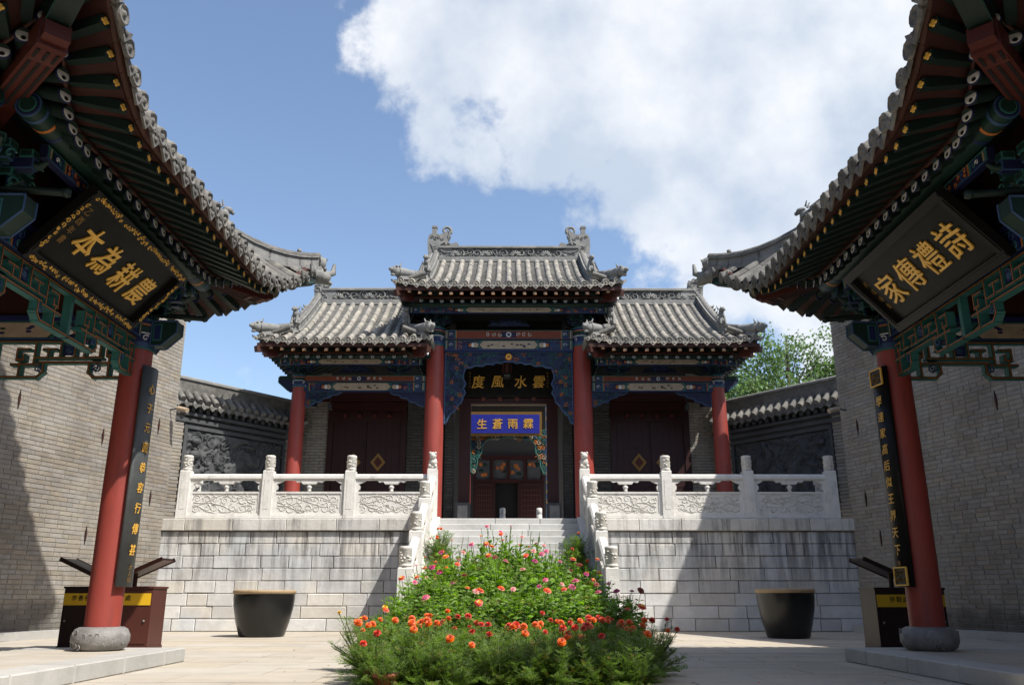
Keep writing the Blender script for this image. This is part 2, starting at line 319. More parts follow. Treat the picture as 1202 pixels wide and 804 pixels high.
def glyph(ch, bold=.0, ext=.03):
    k = (ch, bold, ext)
    if k not in _tc:
        c = bpy.data.curves.new('t', 'FONT'); c.body = ch; c.size = 1; c.extrude = ext; c.offset = bold; c.align_x = 'CENTER'; c.align_y = 'CENTER'; c.resolution_u = 2
        c.bevel_depth = .006
        o = bpy.data.objects.new('t', c); sc.collection.objects.link(o); dg = bpy.context.evaluated_depsgraph_get(); dg.update()
        me = bpy.data.meshes.new_from_object(o.evaluated_get(dg)); bpy.data.objects.remove(o)
        cx = [v.co.x for v in me.vertices]; cy = [v.co.y for v in me.vertices]
        if cx:
            dx = (max(cx) + min(cx)) / 2; dy = (max(cy) + min(cy)) / 2
            for v in me.vertices:
                v.co.x -= dx; v.co.y -= dy
        _tc[k] = me
    return _tc[k]
def put_char(ch, pos, ux, uy, size, material, parent, bold=.012, ext=.03, sx=1., shear=0., name='character'):
    me = glyph(ch, bold, ext).copy(); me.materials.clear(); me.materials.append(MATS[material])
    for v in me.vertices:                                    # brush-like sway
        v.co.x += shear * v.co.y + .02 * math.sin(v.co.y * 5 + ord(ch[0])); v.co.y += .015 * math.sin(v.co.x * 6 + ord(ch[0])) 
    ux = V(ux); uy = V(uy)
    return link(name, me, frame(pos, ux, uy, ux.cross(uy), (size * sx, size, size)), parent)

def spiral(c, r, turns, a0, ux, uy, nn, sgn=1, k=14, lift=.0):
    return [V(c) + (V(ux) * math.cos(a0 + sgn * 2 * math.pi * turns * i / k) + V(uy) * math.sin(a0 + sgn * 2 * math.pi * turns * i / k)) * r * (1 - .82 * i / k) + V(nn) * lift for i in range(k + 1)]
def scroll(g, o, ux, uy, w_, h_, mats_, r=.012, cell=None, rg=None, leaves=1., lift=.0, inside=None, turns=1.3, n=4, k=12):
    """carved scrollwork: a wavy stem with curls and leaves spread over a w x h field"""
    rg = rg or rng; ux = V(ux); uy = V(uy); nn = ux.cross(uy).normalized(); o = V(o); cell = cell or h_ * .55
    nx = max(1, int(w_ / cell)); ny = max(1, int(h_ / cell + .3))
    for i in range(nx):
        for j in range(ny):
            a = (i + .5 + rg.uniform(-.15, .15)) * w_ / nx; b = (j + .5 + rg.uniform(-.12, .12)) * h_ / ny
            if inside and not inside(a, b): continue
            c = o + ux * a + uy * b + nn * lift; m = rg.choice(mats_); rr = min(w_ / nx, h_ / ny) * rg.uniform(.42, .56); sg = rg.choice((-1, 1)); a0 = rg.uniform(0, 6.28)
            g.tube(spiral(c, rr, turns * rg.uniform(.7, 1.2), a0, ux, uy, nn, sg, k), r * rg.uniform(.8, 1.25), n, m, r * .5)
            if rg.random() < .6: g.tube([c + ux * rr * 1.1 * math.cos(a0) + uy * rr * 1.1 * math.sin(a0), c + ux * rr * rg.uniform(1, 2) * math.cos(a0 + .5) + uy * rr * 1.4 * math.sin(a0 + .7), c + ux * cell * rg.uniform(.6, 1.2) * sg + uy * cell * rg.uniform(-.6, .6)], r * .8, n, m, r * .4)
            for q in range(int(2 * leaves + rg.random())):
                t = rg.uniform(0, 6.28); d = ux * math.cos(t) + uy * math.sin(t); e = nn.cross(d)
                p = c + d * rr * 1.05
                g.ball(p, rr * .30, rg.choice(mats_), 6, (1.0, .42, .35), (d, e, nn))
def poly_in(poly):
    def f(x, y):
        c = False; j = len(poly) - 1
        for i in range(len(poly)):
            if (poly[i][1] > y) != (poly[j][1] > y) and x < (poly[j][0] - poly[i][0]) * (y - poly[i][1]) / (poly[j][1] - poly[i][1]) + poly[i][0]: c = not c
            j = i
        return c
    return f
UX, UY, UZ = V((1, 0, 0)), V((0, 1, 0)), V((0, 0, 1))

# ================================================================== SETTING: ground, walls
PZ = 2.5; PY = 20.2
g = G(); g.box(-300, 300, -60, 900, -.3, -.012, 'ground')
ground = tagit(g.build('ground'), 'pale paved court and the land beyond it', None, None, 'structure')
g = G(); g.block(V((0, 0, -.03)), (1, .06, 1), (UX, -UZ, UY), 'paving', .006)
g2 = G(); g2.obox(V((0, 0, -.03)), (1, 1, .06), None, 'paving')
slab_me = g2.mesh('paving_slab')
y = 5.0; row = 0
while y < 21.3:
    d_ = .84; x = -10.2 + (row % 2) * .7
    while x < 9.6:
        wd = 1.4
        if abs(x + wd / 2) < 8.9 or y < 15:
            link('paving_slab', slab_me, frame((x + wd / 2, y + d_ / 2, rng.uniform(-.0015, .0015)), UX, UY, UZ, (wd - .012, d_ - .012, 1)), ground)
        x += wd
    y += d_; row += 1

def brick_wall(lab, mx):
    """tall grey brick wall flanking the court: laid bricks with recessed joints"""
    A = V((-8.02, 20.15, 0)); B = V((-11.4, 7.6, 0)); d = (B - A).normalized(); L_ = (B - A).length; n = V((-d.y, d.x, 0))
    if n.x < 0: n = -n
    Hh = 10.0; t = thing('brick_wall', lab, 'wall', (A.x * mx, A.y, 0))
    g = G(mx); g.obox(A + d * L_ / 2 - n * .6 + UZ * Hh / 2, (L_, 1.182, Hh), (d, n, UZ), 'mortar'); core = g.build('wall_core', t, A)
    g = G(mx); g.obox(A + d * L_ / 2 - n * .6 + UZ * (Hh + .08), (L_ + .16, 1.4, .16), (d, n, UZ), 'ridge_stone'); g.obox(A + d * L_ / 2 - n * .6 + UZ * (Hh + .22), (L_ + .1, .9, .14), (d, n, UZ), 'tile_joined'); g.build('coping', t, A)
    bh = .088; bl = .335; big = G(mx); single = []
    M0 = (d, -n, UZ)
    for j in range(int(Hh / bh)):
        s = -(j % 2) * bl / 2 + rng.uniform(-.02, .02)
        while s < L_:
            l_ = bl * (.5 if rng.random() < .10 else 1); s0 = max(s, 0); s1 = min(s + l_, L_)
            if s1 - s0 > .05:
                c = A + d * (s0 + s1) / 2 - n * (.06 - rng.uniform(.0, .005)) + UZ * (j + .5) * bh
                yy = c.y; zz = c.z
                if 2.8 < (s0 + s1) / 2 < 4.65 and zz < 4.0 and len(single) < 296: single.append((c, s1 - s0))
                else: big.block(c, (s1 - s0 - .008, .12, bh - .008), M0, 'brick', .004)
            s += l_
    # end face towards the terrace
    for j in range(int(Hh / bh)):
        for k in range(4):
            s = .03 + k * .3 + (j % 2) * .0
            big.block(A - d * -.0 - n * (s + .13) + UZ * (j + .5) * bh - d * .035, (.285, .07, bh - .012), (n, d, UZ), 'brick', .006)
    big.build('brickwork', t, A, 'stuff')
    gm = G(); gm.block(V((0, 0, 0)), (1, .12, bh - .010), None, 'brick_single', .006); bm = gm.mesh('brick')
    for c, l_ in single: inst('brick', bm, frame(c, d, -n, UZ, (l_ - .010, 1, 1)), t, mx)
    # lens shaped iron anchors
    for (s, z) in ((.55, 4.55), (2.3, 4.0), (4.6, 4.3), (.55, 2.9), (2.4, 1.95), (5.1, 2.3), (.9, 2.0), (3.4, 6.0)):
        g = G(mx); c = A + d * s + n * .006 + UZ * z
        pl = [(0, -.19), (.024, -.05), (.030, .03), (0, .19), (-.03, .04), (-.024, -.05)]
        g.prism(pl, c, d, UZ, .02, 'dark_void'); g.prism([(a * .45 + .004, b * .7) for a, b in pl], c + n * .008, d, UZ, .016, 'red_wood')
        g.build('wall_anchor', t, c)
    g = G(mx); g.obox(A + d * L_ / 2 + n * .16 + UZ * .07, (L_, .32, .14), (d, n, UZ), 'kerb_stone')
    k = 0; gg = g; g.build('plinth_strip', t, A)
    return t
wl = brick_wall('tall grey brick wall at left, sunlit, behind the black vat and the left pavilion', 1)
wr = brick_wall('tall grey brick wall at right, in shade, behind the right pavilion', -1)

def court_wall(lab, A, B, mx=1):
    A = V(A); B = V(B); d = (B - A).normalized(); n = V((d.y, -d.x, 0)); L_ = (B - A).length
    if (A + B).length > 2 and n.dot(A + B) < 0: n = -n
    t = thing('court_wall', lab, 'wall', (A.x * mx, A.y, 0)); g = G(mx); g.obox((A + B) / 2 + n * .5 + UZ * 4, (L_, 1, 8), (d, n, UZ), 'brick'); g.build('wall_core', t, A)
    g = G(mx); g.obox((A + B) / 2 + n * .5 + UZ * 8.1, (L_, 1.5, .2), (d, n, UZ), 'ridge_stone'); g.obox((A + B) / 2 + n * .5 + UZ * 8.28, (L_, .9, .18), (d, n, UZ), 'tile_joined'); g.build('coping', t, A)
court_wall('grey brick wall continuing along the left of the court, beside the viewer', (-11.42, 7.58, 0), (-11.75, -6, 0), -1 * -1)
court_wall('grey brick wall continuing along the right of the court, beside the viewer', (-11.42, 7.58, 0), (-11.75, -6, 0), -1)
court_wall('grey brick wall closing the court behind the viewer', (12.5, -7, 0), (-12.5, -7, 0))

def camera_box(mx, lab):
    c = V((-7.86, 19.9, 5.04)); t = thing('security_camera', lab, 'camera', (c.x * mx, c.y, c.z))
    g = G(mx); g.tube([c + V((.0, 0, .0)), c + V((.26, -.10, -.07))], .06, 10, 'cream_paint'); g.build('camera_body', t, c)
    g = G(mx); g.tube([c + V((-.2, .05, -.02)), c + V((.02, 0, 0))], .018, 6, 'dark_metal'); g.build('bracket', t, c)
camera_box(1, 'small cream camera on the corner of the sunlit left brick wall'); camera_box(-1, 'small cream camera on the corner of the shaded right brick wall')

# ------------------------------------------------------------------ terrace
def terrace():
    t = thing('stone_terrace', 'grey white stone terrace wall with coping below the marble balustrades, cut by the central stairs', 'terrace', (0, PY, 0))
    g = G(); g.box(-9.0, 9.0, PY + .1, 33, 0, PZ - .03, 'mortar'); g.box(-8.6, -2.0, PY + .05, PY + .2, 0, PZ - .06, 'mortar'); g.box(2.0, 8.6, PY + .05, PY + .2, 0, PZ - .06, 'mortar'); g.build('terrace_core', t, (0, PY, 0))
    g = G()
    for i in range(18):
        for j in range(10): g.box(-9 + i, -9 + i + .992, PY + .5 + j * .62, PY + .5 + j * .62 + .612, PZ - .03, PZ - rng.uniform(0, .002), 'step_stone')
    g.build('terrace_paving', t, (0, PY, 0), 'stuff')
    for sx in (-1, 1):
        rows = [.275] * 8; z = 0
        for j, h in enumerate(rows):
            x = 2.0 - (.4 if j % 2 else 0) + rng.uniform(-.1, .1)
            while x < 8.1:
                l_ = rng.choice((rng.uniform(.42, .75), rng.uniform(.7, 1.2))); x1 = min(x + l_, 8.15)
                if 8.15 - x1 < .3: x1 = 8.15
                x0 = max(x, 2.0)
                gg = G(); gg.block(V((sx * (x0 + x1) / 2, PY + .075 - rng.uniform(0, .016), z + h / 2 + rng.uniform(-.003, .003))), (x1 - x0 - rng.uniform(.008, .018), .15, h - rng.uniform(.008, .018)), None, 'block_stone', rng.uniform(.006, .016))
                gg.build('stone_block', t, (sx * (x0 + x1) / 2, PY, z + h / 2)); x = x1
            z += h
        x = 1.98
        while x < 8.5:
            l_ = rng.uniform(.95, 1.25); x1 = x + l_
            if 8.62 - x1 < .4: x1 = 8.62
            gg = G(); gg.block(V((sx * (x + x1) / 2, PY + .19 - .07, 2.35)), (x1 - x - .008, .40, .27), None, 'coping_stone', .014)
            gg.build('coping_stone', t, (sx * (x + x1) / 2, PY, 2.35)); x = x1
    return t
terrace()

def stairs():
    t = thing('stone_staircase', 'pale stone steps rising from the flower bed to the gate hall', 'stairs', (0, PY, 0))
    n = 16; rise = PZ / n; run = 5.0 / n
    for i in range(n):
        z1 = PZ - i * rise; y0 = PY - i * run
        s = G(); s.box(-1.62, 1.62, y0 - .0, y0 + run + .3, max(z1 - rise - .02, 0), z1 - .045, 'mortar'); s.build('step_core', t, (0, y0, z1))
        cuts = [-1.62] + sorted(rng.uniform(-.6, -.2) + k * 1.0 for k in (0, 1)) + [1.62]
        for a, b in zip(cuts[:-1], cuts[1:]):
            s = G(); s.block(V(((a + b) / 2, y0 + .2 - .02, z1 - rise / 2)), (b - a - .008, .42, rise - .006), None, 'step_stone', .014); s.build('step', t, ((a + b) / 2, y0, z1))
    for sx in (-1, 1):
        g = G(sx); poly = [(PY - 5.3, 0), (PY + .1, 0), (PY + .1, PZ + .03), (PY, PZ + .03), (PY - 5.05, .06)]
        g.prism(poly, (-1.80, 0, 0), UY, UZ, .40, 'marble'); g.build('stair_cheek', t, (-1.8, PY, 0))
    return t
stairs()

# ------------------------------------------------------------------ marble balustrades
VASE = [(.035, 0), (.05, .015), (.05, .03), (.033, .045), (.06, .09), (.068, .115), (.05, .15), (.03, .165), (.045, .18), (.045, .195)]
def rail_post(t, c, mx, h=1.12, cap=.36, wd=.25, lion=False, name='post'):
    c = V(c); g = G(mx)
    g.lathe([(wd / 2 * 1.414, 0), (wd / 2 * 1.36, h - .05), (wd / 2 * 1.36, h - .02), (wd / 2 * 1.12, h)], c, 4, 'marble', False, (V((.7071, .7071, 0)), V((-.7071, .7071, 0)), UZ))
    for a in ((-1, 0), (1, 0), (0, -1)):     # recessed field edge on the shaft
        ax = V((-a[1], a[0], 0)); g.obox(c + V((a[0], a[1], 0)) * (wd / 2 - .002) + UZ * (h * .5), (wd * .52, .012, h * .62), (ax if ax.length else UX, V((a[0], a[1], 0)), UZ), 'marble')
    p = g.build(name, t, c); g = G(mx); b = c + UZ * h
    if lion:
        g.lathe([(.09, 0), (.12, .02), (.10, .05)], b, 10, 'marble_carved'); g.ball(b + UZ * .16, .12, 'marble_carved', 8, (.9, 1, 1)); g.ball(b + V((0, -.07, .30)), .09, 'marble_carved', 8)
        for q in (-1, 1): g.ball(b + V((q * .06, -.10, .36)), .035, 'marble_carved', 6); g.ball(b + V((q * .07, -.09, .06)), .045, 'marble_carved', 6)
    else:
        g.lathe([(.085, 0), (.118, .015), (.118, .045), (.10, .055), (.112, .07), (.112, cap - .06), (.118, cap - .05), (.118, cap - .02), (.095, cap)], b, 14, 'marble_carved')
        for k in range(26):                   # carved clouds wound round the drum
            q = rng.uniform(0, 6.28); z = rng.uniform(.09, cap - .09); d = V((math.cos(q), math.sin(q), 0)); e = V((-d.y, d.x, 0))
            g.ball(b + d * .110 + UZ * z, .034, 'marble_carved', 6, (1, .6, .5), (e, UZ, d))
    g.build('carved_capital', t, b); return p
def rail_bay(t, A, B, mx, rg):
    """one panel between two posts; A, B are points on the ground line (B may be lower)"""
    A = V(A); B = V(B); d = V((B.x - A.x, B.y - A.y, 0)); L_ = d.length; d.normalize(); sl = (B.z - A.z) / L_
    ux = d + UZ * sl; n = d.cross(UZ) if True else None; n = V((d.y, -d.x, 0))
    def P(a, b): return A + ux * a + UZ * b
    def pl(g, poly, dep, m='marble', off=0): g.prism(poly, A + n * off, ux, UZ, dep, m)
    g = G(mx); pl(g, [(0, 0), (L_, 0), (L_, .07), (0, .07)], .22); g.build('base_rail', t, A)
    g = G(mx); pl(g, [(0, .07), (L_, .07), (L_, .62), (0, .62)], .10)
    for p in ([(0, .07), (L_, .07), (L_, .115), (0, .115)], [(0, .575), (L_, .575), (L_, .62), (0, .62)], [(0, .115), (.08, .115), (.08, .575), (0, .575)], [(L_ - .08, .115), (L_, .115), (L_, .575), (L_ - .08, .575)]): pl(g, p, .135)
    pan = g.build('panel', t, A)
    g = G(mx)
    for sg in (-1, 1):
        if sg > 0 and mx: pass
        o = P(.12, .14) + n * (.052 * sg); m_ = ['marble_carved']
        # trailing branches
        for q in range(3):
            b0 = rg.uniform(.05, .35); pts = []
            for i in range(15):
                a = .02 + (L_ - .28) * i / 14; pts.append(o + ux * a + UZ * (b0 + .10 * math.sin(a * 4.2 + q * 2.1 + rg.uniform(-.2, .2)) * 1.1))
            g.tube(pts, .013, 4, 'marble_carved', .006)
        scroll(g, o, ux, UZ, L_ - .26, .40, m_, .012, .20, rg, 1.6)
    g.build('carving', pan, A) if False else g.build('carved_relief', t, A)
    g = G(mx)                                  # side stiles and cloud brackets under the handrail
    for s0, s1, s2 in ((0, .07, .17), (L_, L_ - .07, L_ - .17)):
        pl(g, [(s0, .62), (s1, .62), (s1, .64), (s0 + (s1 - s0) * 1.5, .68), (s0 + (s1 - s0) * 1.6, .75), (s1, .80), (s2, .84), (s2 + (s2 - s0) * .5, .90), (s0, .90)], .10)
    mid = L_ / 2; pl(g, [(mid - .36, .90), (mid - .29, .84), (mid - .20, .86), (mid - .15, .80), (mid - .06, .80), (mid + .06, .80), (mid + .15, .80), (mid + .20, .86), (mid + .29, .84), (mid + .36, .90)], .12)
    g.build('cloud_bracket', t, A)
    for s in (mid, ):
        g = G(mx); g.lathe(VASE, P(s, .62), 12, 'marble'); g.build('baluster', t, P(s, .62))
    g = G(mx); prof = [(-.07, 0), (.07, 0), (.09, .035), (.085, .10), (.05, .14), (-.05, .14), (-.085, .10), (-.09, .035)]
    vs = [A + n * a + UZ * (.895 + b) + ux * s for s in (0, L_) for a, b in prof]; k = len(prof)
    g.add(vs, [(i, (i + 1) % k, k + (i + 1) % k, k + i) for i in range(k)] + [tuple(range(k))[::-1], tuple(range(k, 2 * k))], 'marble'); g.build('handrail', t, A)
def balustrade(mx):
    y = PY + .12; xs = [-7.64, -5.68, -3.74, -1.80]
    side = 'left' if mx > 0 else 'right'
    t = thing('marble_balustrade', 'white marble terrace balustrade %s of the central stairs, three carved panels' % side, 'balustrade', (-4.7 * mx, y, PZ)); rg = random.Random(5 + mx)
    for i, x in enumerate(xs[:3]): rail_post(t, (x, y, PZ), mx)
    for a, b in zip(xs[:-1], xs[1:]): rail_bay(t, (a + .125, y, PZ), (b - .125, y, PZ), mx, rg)
    # short return along the brick wall
    rail_bay(t, (-7.66, y + .13, PZ), (-7.66, y + .95, PZ), mx, rg)
    s = thing('stair_balustrade', 'sloping white marble balustrade down the %s side of the stairs' % side, 'balustrade', (-1.8 * mx, PY, 0))
    pts = [(-1.80, PY + .06, PZ), (-1.80, 18.5, 1.68), (-1.80, 16.9, .88), (-1.80, 15.35, .14)]
    for i, p in enumerate(pts): rail_post(s, p, mx, 1.10 if i else 1.16, .36, .24, i == 0)
    for p, q in zip(pts[:-1], pts[1:]): rail_bay(s, (p[0], p[1] - .12, p[2] - .06), (q[0], q[1] + .12, q[2] + .06), mx, rg)
    # drum stone at the foot
    g = G(mx); g.lathe([(.30, -.09), (.34, -.07), (.34, .07), (.30, .09)], V((-1.8, 14.93, .34)), 20, 'marble', True, (UY, UZ, UX)); g.build('drum_stone', s, (-1.8, 14.9, .3))
balustrade(1); balustrade(-1)

# ------------------------------------------------------------------ relief screen walls beside the hall
def relief_wall(mx, lab):
    A = V((-8.75, 21.15, PZ)); B = V((-6.05, 24.75, PZ)); d = (B - A).normalized(); L_ = (B - A).length; n = V((d.y, -d.x, 0)); Hh = 3.05
    t = thing('relief_wall', lab, 'wall', (A.x * mx, A.y, PZ)); M0 = (d, -n, UZ)
    def P(a, b, o=0): return A + d * a + UZ * b + n * o
    g = G(mx); g.obox(P(L_ / 2, Hh / 2, -.25), (L_, .5, Hh), M0, 'grey_clay'); g.build('wall_core', t, A)
    g = G(mx)
    for j in range(int(Hh / .088)):
        for a0 in (0, L_ - .62):
            for k in range(2): g.block(P(a0 + .16 + k * .31 + (j % 2) * .03, (j + .5) * .088, -.0), (.30, .08, .078), M0, 'brick', .006)
        if j < 5:
            for k in range(int((L_ - 1.3) / .32)): g.block(P(.80 + k * .32, (j + .5) * .088, -.0), (.31, .08, .078), M0, 'brick', .006)
    g.build('brickwork', t, A, 'stuff')
    g = G(mx); x0, x1, z0, z1 = .68, L_ - .68, .55, 2.45
    for a, b, w_, h_ in (((x0 + x1) / 2, z0, x1 - x0, .09), ((x0 + x1) / 2, z1, x1 - x0, .09), (x0, (z0 + z1) / 2, .09, z1 - z0 + .09), (x1, (z0 + z1) / 2, .09, z1 - z0 + .09)): g.obox(P(a, b, .03), (w_, .10, h_), M0, 'grey_clay')
    g.obox(P(L_ / 2, 2.62, .02), (L_, .10, .10), M0, 'grey_clay'); g.obox(P(L_ / 2, 2.78, .05), (L_, .14, .08), M0, 'grey_clay'); g.build('panel_frame', t, A)
    # carved field: height map of clouds, branches and figures
    g = G(mx); nx, nz = 110, 70; vs = []
    for j in range(nz + 1):
        for i in range(nx + 1):
            a = x0 + .05 + (x1 - x0 - .1) * i / nx; b = z0 + .05 + (z1 - z0 - .1) * j / nz
            q = V((a * 1.5, b * 1.5, 3.1 * mx)); wv = mn.noise(q * 1.1) * 1.6
            hgt = abs(mn.noise(V((a * 2.6 + wv, b * 3.0 - wv, 7.7)))) * .20 + abs(mn.noise(V((a * 6 + wv * 2, b * 6, 1.2)))) * .06
            hgt = min(hgt, .13) * (1 if 1 < i < nx - 1 and 1 < j < nz - 1 else 0)
            vs.append(P(a, b, .003 + hgt))
    g.add(vs, [(j * (nx + 1) + i, j * (nx + 1) + i + 1, (j + 1) * (nx + 1) + i + 1, (j + 1) * (nx + 1) + i) for j in range(nz) for i in range(nx)], 'grey_clay', True)
    rg = random.Random(3); scroll(g, P(x0 + .1, z0 + .1, .07), d, UZ, x1 - x0 - .2, z1 - z0 - .2, ['grey_clay'], .020, .42, rg, 1.8)
    for (a, b, r) in ((.98, 2.1, .13), (.98, 1.75, .17), (1.05, 1.3, .16), (.95, 1.0, .12)): g.ball(P(a, b, .09), r, 'grey_clay', 10, (1, .7, .5), (d, UZ, n))
    g.build('carved_relief', t, A)
    # little tiled roof with a moulded ridge
    g = G(mx)
    for k in range(int(L_ / .22)): g.obox(P(.12 + k * .22, 2.90, .06), (.10, .16, .10), M0, 'grey_clay')
    g.build('dentil_course', t, A, 'stuff')
    g = G(mx); g.prism([(-.55, 2.98), (.24, 2.98), (.24, 3.03), (-.02, 3.34), (-.55, 3.30)], A + d * (L_ / 2), n, UZ, L_, 'tile_joined'); g.build('tile_bed', t, A)
    g = G(mx); g.obox(P(L_ / 2, 3.50, -.16), (L_, .34, .34), M0, 'tile_joined'); g.obox(P(L_ / 2, 3.70, -.16), (L_, .42, .05), M0, 'ridge_stone'); g.tube([P(0, 3.74, -.16), P(L_, 3.74, -.16)], .07, 8, 'ridge_stone'); g.build('ridge', t, A)
    gm = G(); gm.tube([V((0, 0, 0)), V((0, 1, 0))], .085, 10, 'tile_weathered'); tm = gm.mesh('barrel_tile')
    gm = G(); gm.prism([(-.10, .03), (-.07, -.03), (0, -.10), (.07, -.03), (.10, .03)], (0, 0, 0), UX, UZ, .02, 'tile_weathered'); dm_ = gm.mesh('drip_tile')
    k = 0; s = .13
    while s < L_ - .05:
        inst('barrel_tile', tm, along(P(s, 3.09, .27), P(s, 3.36, -.03)), t, mx)
        inst('drip_tile', dm_, frame(P(s + .125, 2.99, .27), d, -n, UZ), t, mx); s += .25
    return t
relief_wall(1, 'carved grey relief wall with tiled coping left of the hall, half in sun'); relief_wall(-1, 'carved dark relief wall with tiled coping right of the hall, fully shaded')

# ------------------------------------------------------------------ shared roof pieces
def roll_mesh(r=.078, L_=1.0, name='barrel_tile', m='tile', joint=True):
    g = G(); n = 7; vs = []
    ys = [0, .03, .93, 1.0]; rs = [r * 1.06, r * 1.06, r, r * .96]
    for y_, rr in zip(ys, rs):
        for j in range(n + 1):
            q = math.pi * j / n; vs.append((rr * math.cos(q), y_ * L_, rr * math.sin(q) * 1.05))
    k = n + 1
    g.add(vs, [(i * k + j + 1, i * k + j, (i + 1) * k + j, (i + 1) * k + j + 1) for i in range(3) for j in range(n)], m, True)
    g.add(vs[:k], [tuple(range(k))], m)
    return g.mesh(name)
def end_mesh(r=.088, tm='tile'):
    g = G(); M_ = (UX, UZ, -UY)
    g.lathe([(r, 0), (r, .03), (r * .82, .034), (r * .78, .024), (r * .35, .024), (r * .28, .038), (.01, .042)], (0, 0, 0), 12, tm, True, M_)
    g.ball((0, .07, r * 1.05), .028, tm, 6); return g.mesh('tile_end')
def drip_mesh(w_=.12, tm='tile'):
    g = G(); g.prism([(-w_, .055), (-w_ * .82, -.005), (-w_ * .40, -.055), (0, -.105), (w_ * .40, -.055), (w_ * .82, -.005), (w_, .055), (0, .0)], (0, 0, 0), UX, UZ, .022, tm)
    g.ball((0, -.015, -.02), .03, tm, 6, (1.1, .5, 1)); return g.mesh('drip_tile')
ROLL = roll_mesh(); TEND = end_mesh(); DRIP = drip_mesh(); TENDW = end_mesh(.088, 'tile_weathered'); DRIPW = drip_mesh(.12, 'tile_weathered'); ROLLW = roll_mesh(m='tile_weathered')
def eye_mesh():
    g = G(); M_ = (UX, UZ, -UY)
    g.lathe([(.069, -.004), (.069, .004), (.060, .006)], (0, 0, 0), 16, 'blue', True, M_)
    g.lathe([(.057, .005), (.053, .010), (.02, .0105)], (0, 0, 0), 16, 'white_paint', True, M_)
    g.lathe([(.021, .010), (.019, .0135)], (.004, 0, -.026), 10, 'black_paint', True, M_); return g.mesh('painted_eye')
EYE = eye_mesh()
def rafter_mesh(sq, m):
    g = G()
    if sq: g.obox((0, .5, 0), (.085, 1, .085), None, m)
    else: g.tube([(0, 0, 0), (0, 1, 0)], .064, 12, m)
    return g.mesh('flying_rafter' if sq else 'rafter')
RAF_G = rafter_mesh(False, 'green_rafter'); RAF_S = rafter_mesh(True, 'green_rafter')
def goldend():
    g = G(); M_ = (UX, UZ, -UY); g.obox((0, -.003, 0), (.088, .006, .088), None, 'green_rafter')
    for a, b in ((0, .019), (0, -.019), (.019, 0), (-.019, 0)): g.ball((a, -.008, b), .0175, 'gold', 8, (1, .35, 1))
    g.ball((0, -.012, 0), .010, 'gold', 6, (1, .6, 1)); return g.mesh('gold_flower')
GOLDEND = goldend()
def orangeend():
    g = G(); g.obox((0, -.003, 0), (.092, .006, .092), None, 'orange_paint'); g.obox((0, -.007, 0), (.062, .004, .062), None, 'cream_paint'); return g.mesh('painted_end')
ORANGEEND = orangeend()

def ridge_run(g, pts, w_, h_, m='ridge_stone', cap='tile_joined', base=None):
    for a, b in zip(pts[:-1], pts[1:]):
        a = V(a); b = V(b); y_ = (b - a); l_ = y_.length; y_ = y_.normalized(); x_ = y_.cross(UZ).normalized(); z_ = x_.cross(y_); c = (a + b) / 2
        g.obox(c + z_ * h_ * .10, (w_ * 1.25, l_ + .02, h_ * .2), (x_, y_, z_), m); g.obox(c + z_ * h_ * .48, (w_ * .82, l_ + .02, h_ * .58), (x_, y_, z_), base or m)
        g.obox(c + z_ * h_ * .80, (w_ * 1.15, l_ + .02, h_ * .08), (x_, y_, z_), m)
    g.tube([V(p) + UZ * h_ * .92 for p in pts], w_ * .42, 8, cap)
def beast(g, c, f, s=1., m='ridge_stone'):
    """crouching roof beast at c facing f (unit, horizontal)"""
    c = V(c); f = V(f); x_ = f.cross(UZ)
    M_ = (f, x_, UZ)
    g.ball(c + UZ * .14 * s, .17 * s, m, 8, (1.15, .75, .9), M_); g.ball(c + f * .08 * s + UZ * .36 * s, .13 * s, m, 8, (1, .8, 1.2), M_)
    g.ball(c + f * .16 * s + UZ * .50 * s, .115 * s, m, 8, (1.3, .85, .8), M_); g.ball(c + f * .29 * s + UZ * .46 * s, .06 * s, m, 6)
    for q in (-1, 1): g.tube([c + x_ * q * .05 * s + UZ * .55 * s, c + x_ * q * .08 * s - f * .06 * s + UZ * .70 * s], .035 * s, 5, m, .012 * s); g.tube([c + f * .12 * s + x_ * q * .08 * s + UZ * .3 * s, c + f * .18 * s + x_ * q * .09 * s], .04 * s, 6, m)
    g.tube([c - f * .15 * s + UZ * .1 * s, c - f * .25 * s + UZ * .3 * s, c - f * .16 * s + UZ * .45 * s], .05 * s, 6, m, .02 * s)
def lying_head(g, c, f, s=1., m='ridge_stone'):
    """long low beast head closing a hip"""
    c = V(c); f = V(f).normalized(); x_ = f.cross(UZ).normalized(); z_ = x_.cross(f); M_ = (f, x_, z_)
    g.tube([c - f * .55 * s + z_ * .06 * s, c - f * .2 * s + z_ * .10 * s, c + f * .08 * s + z_ * .13 * s], [.11 * s, .13 * s, .15 * s], 10, m)
    g.ball(c + f * .14 * s + z_ * .15 * s, .16 * s, m, 10, (1.05, .85, .95), M_); g.ball(c + f * .30 * s + z_ * .20 * s, .07 * s, m, 8, (1.3, .9, .9), M_)
    g.ball(c + f * .26 * s + z_ * .04 * s, .07 * s, m, 8, (1.4, .9, .6), M_)
    for q in (-1, 1): g.ball(c + f * .16 * s + x_ * q * .1 * s + z_ * .26 * s, .04 * s, m, 6); g.tube([c + f * .02 * s + x_ * q * .08 * s + z_ * .26 * s, c - f * .06 * s + x_ * q * .1 * s + z_ * .36 * s], .035 * s, 5, m, .01 * s)

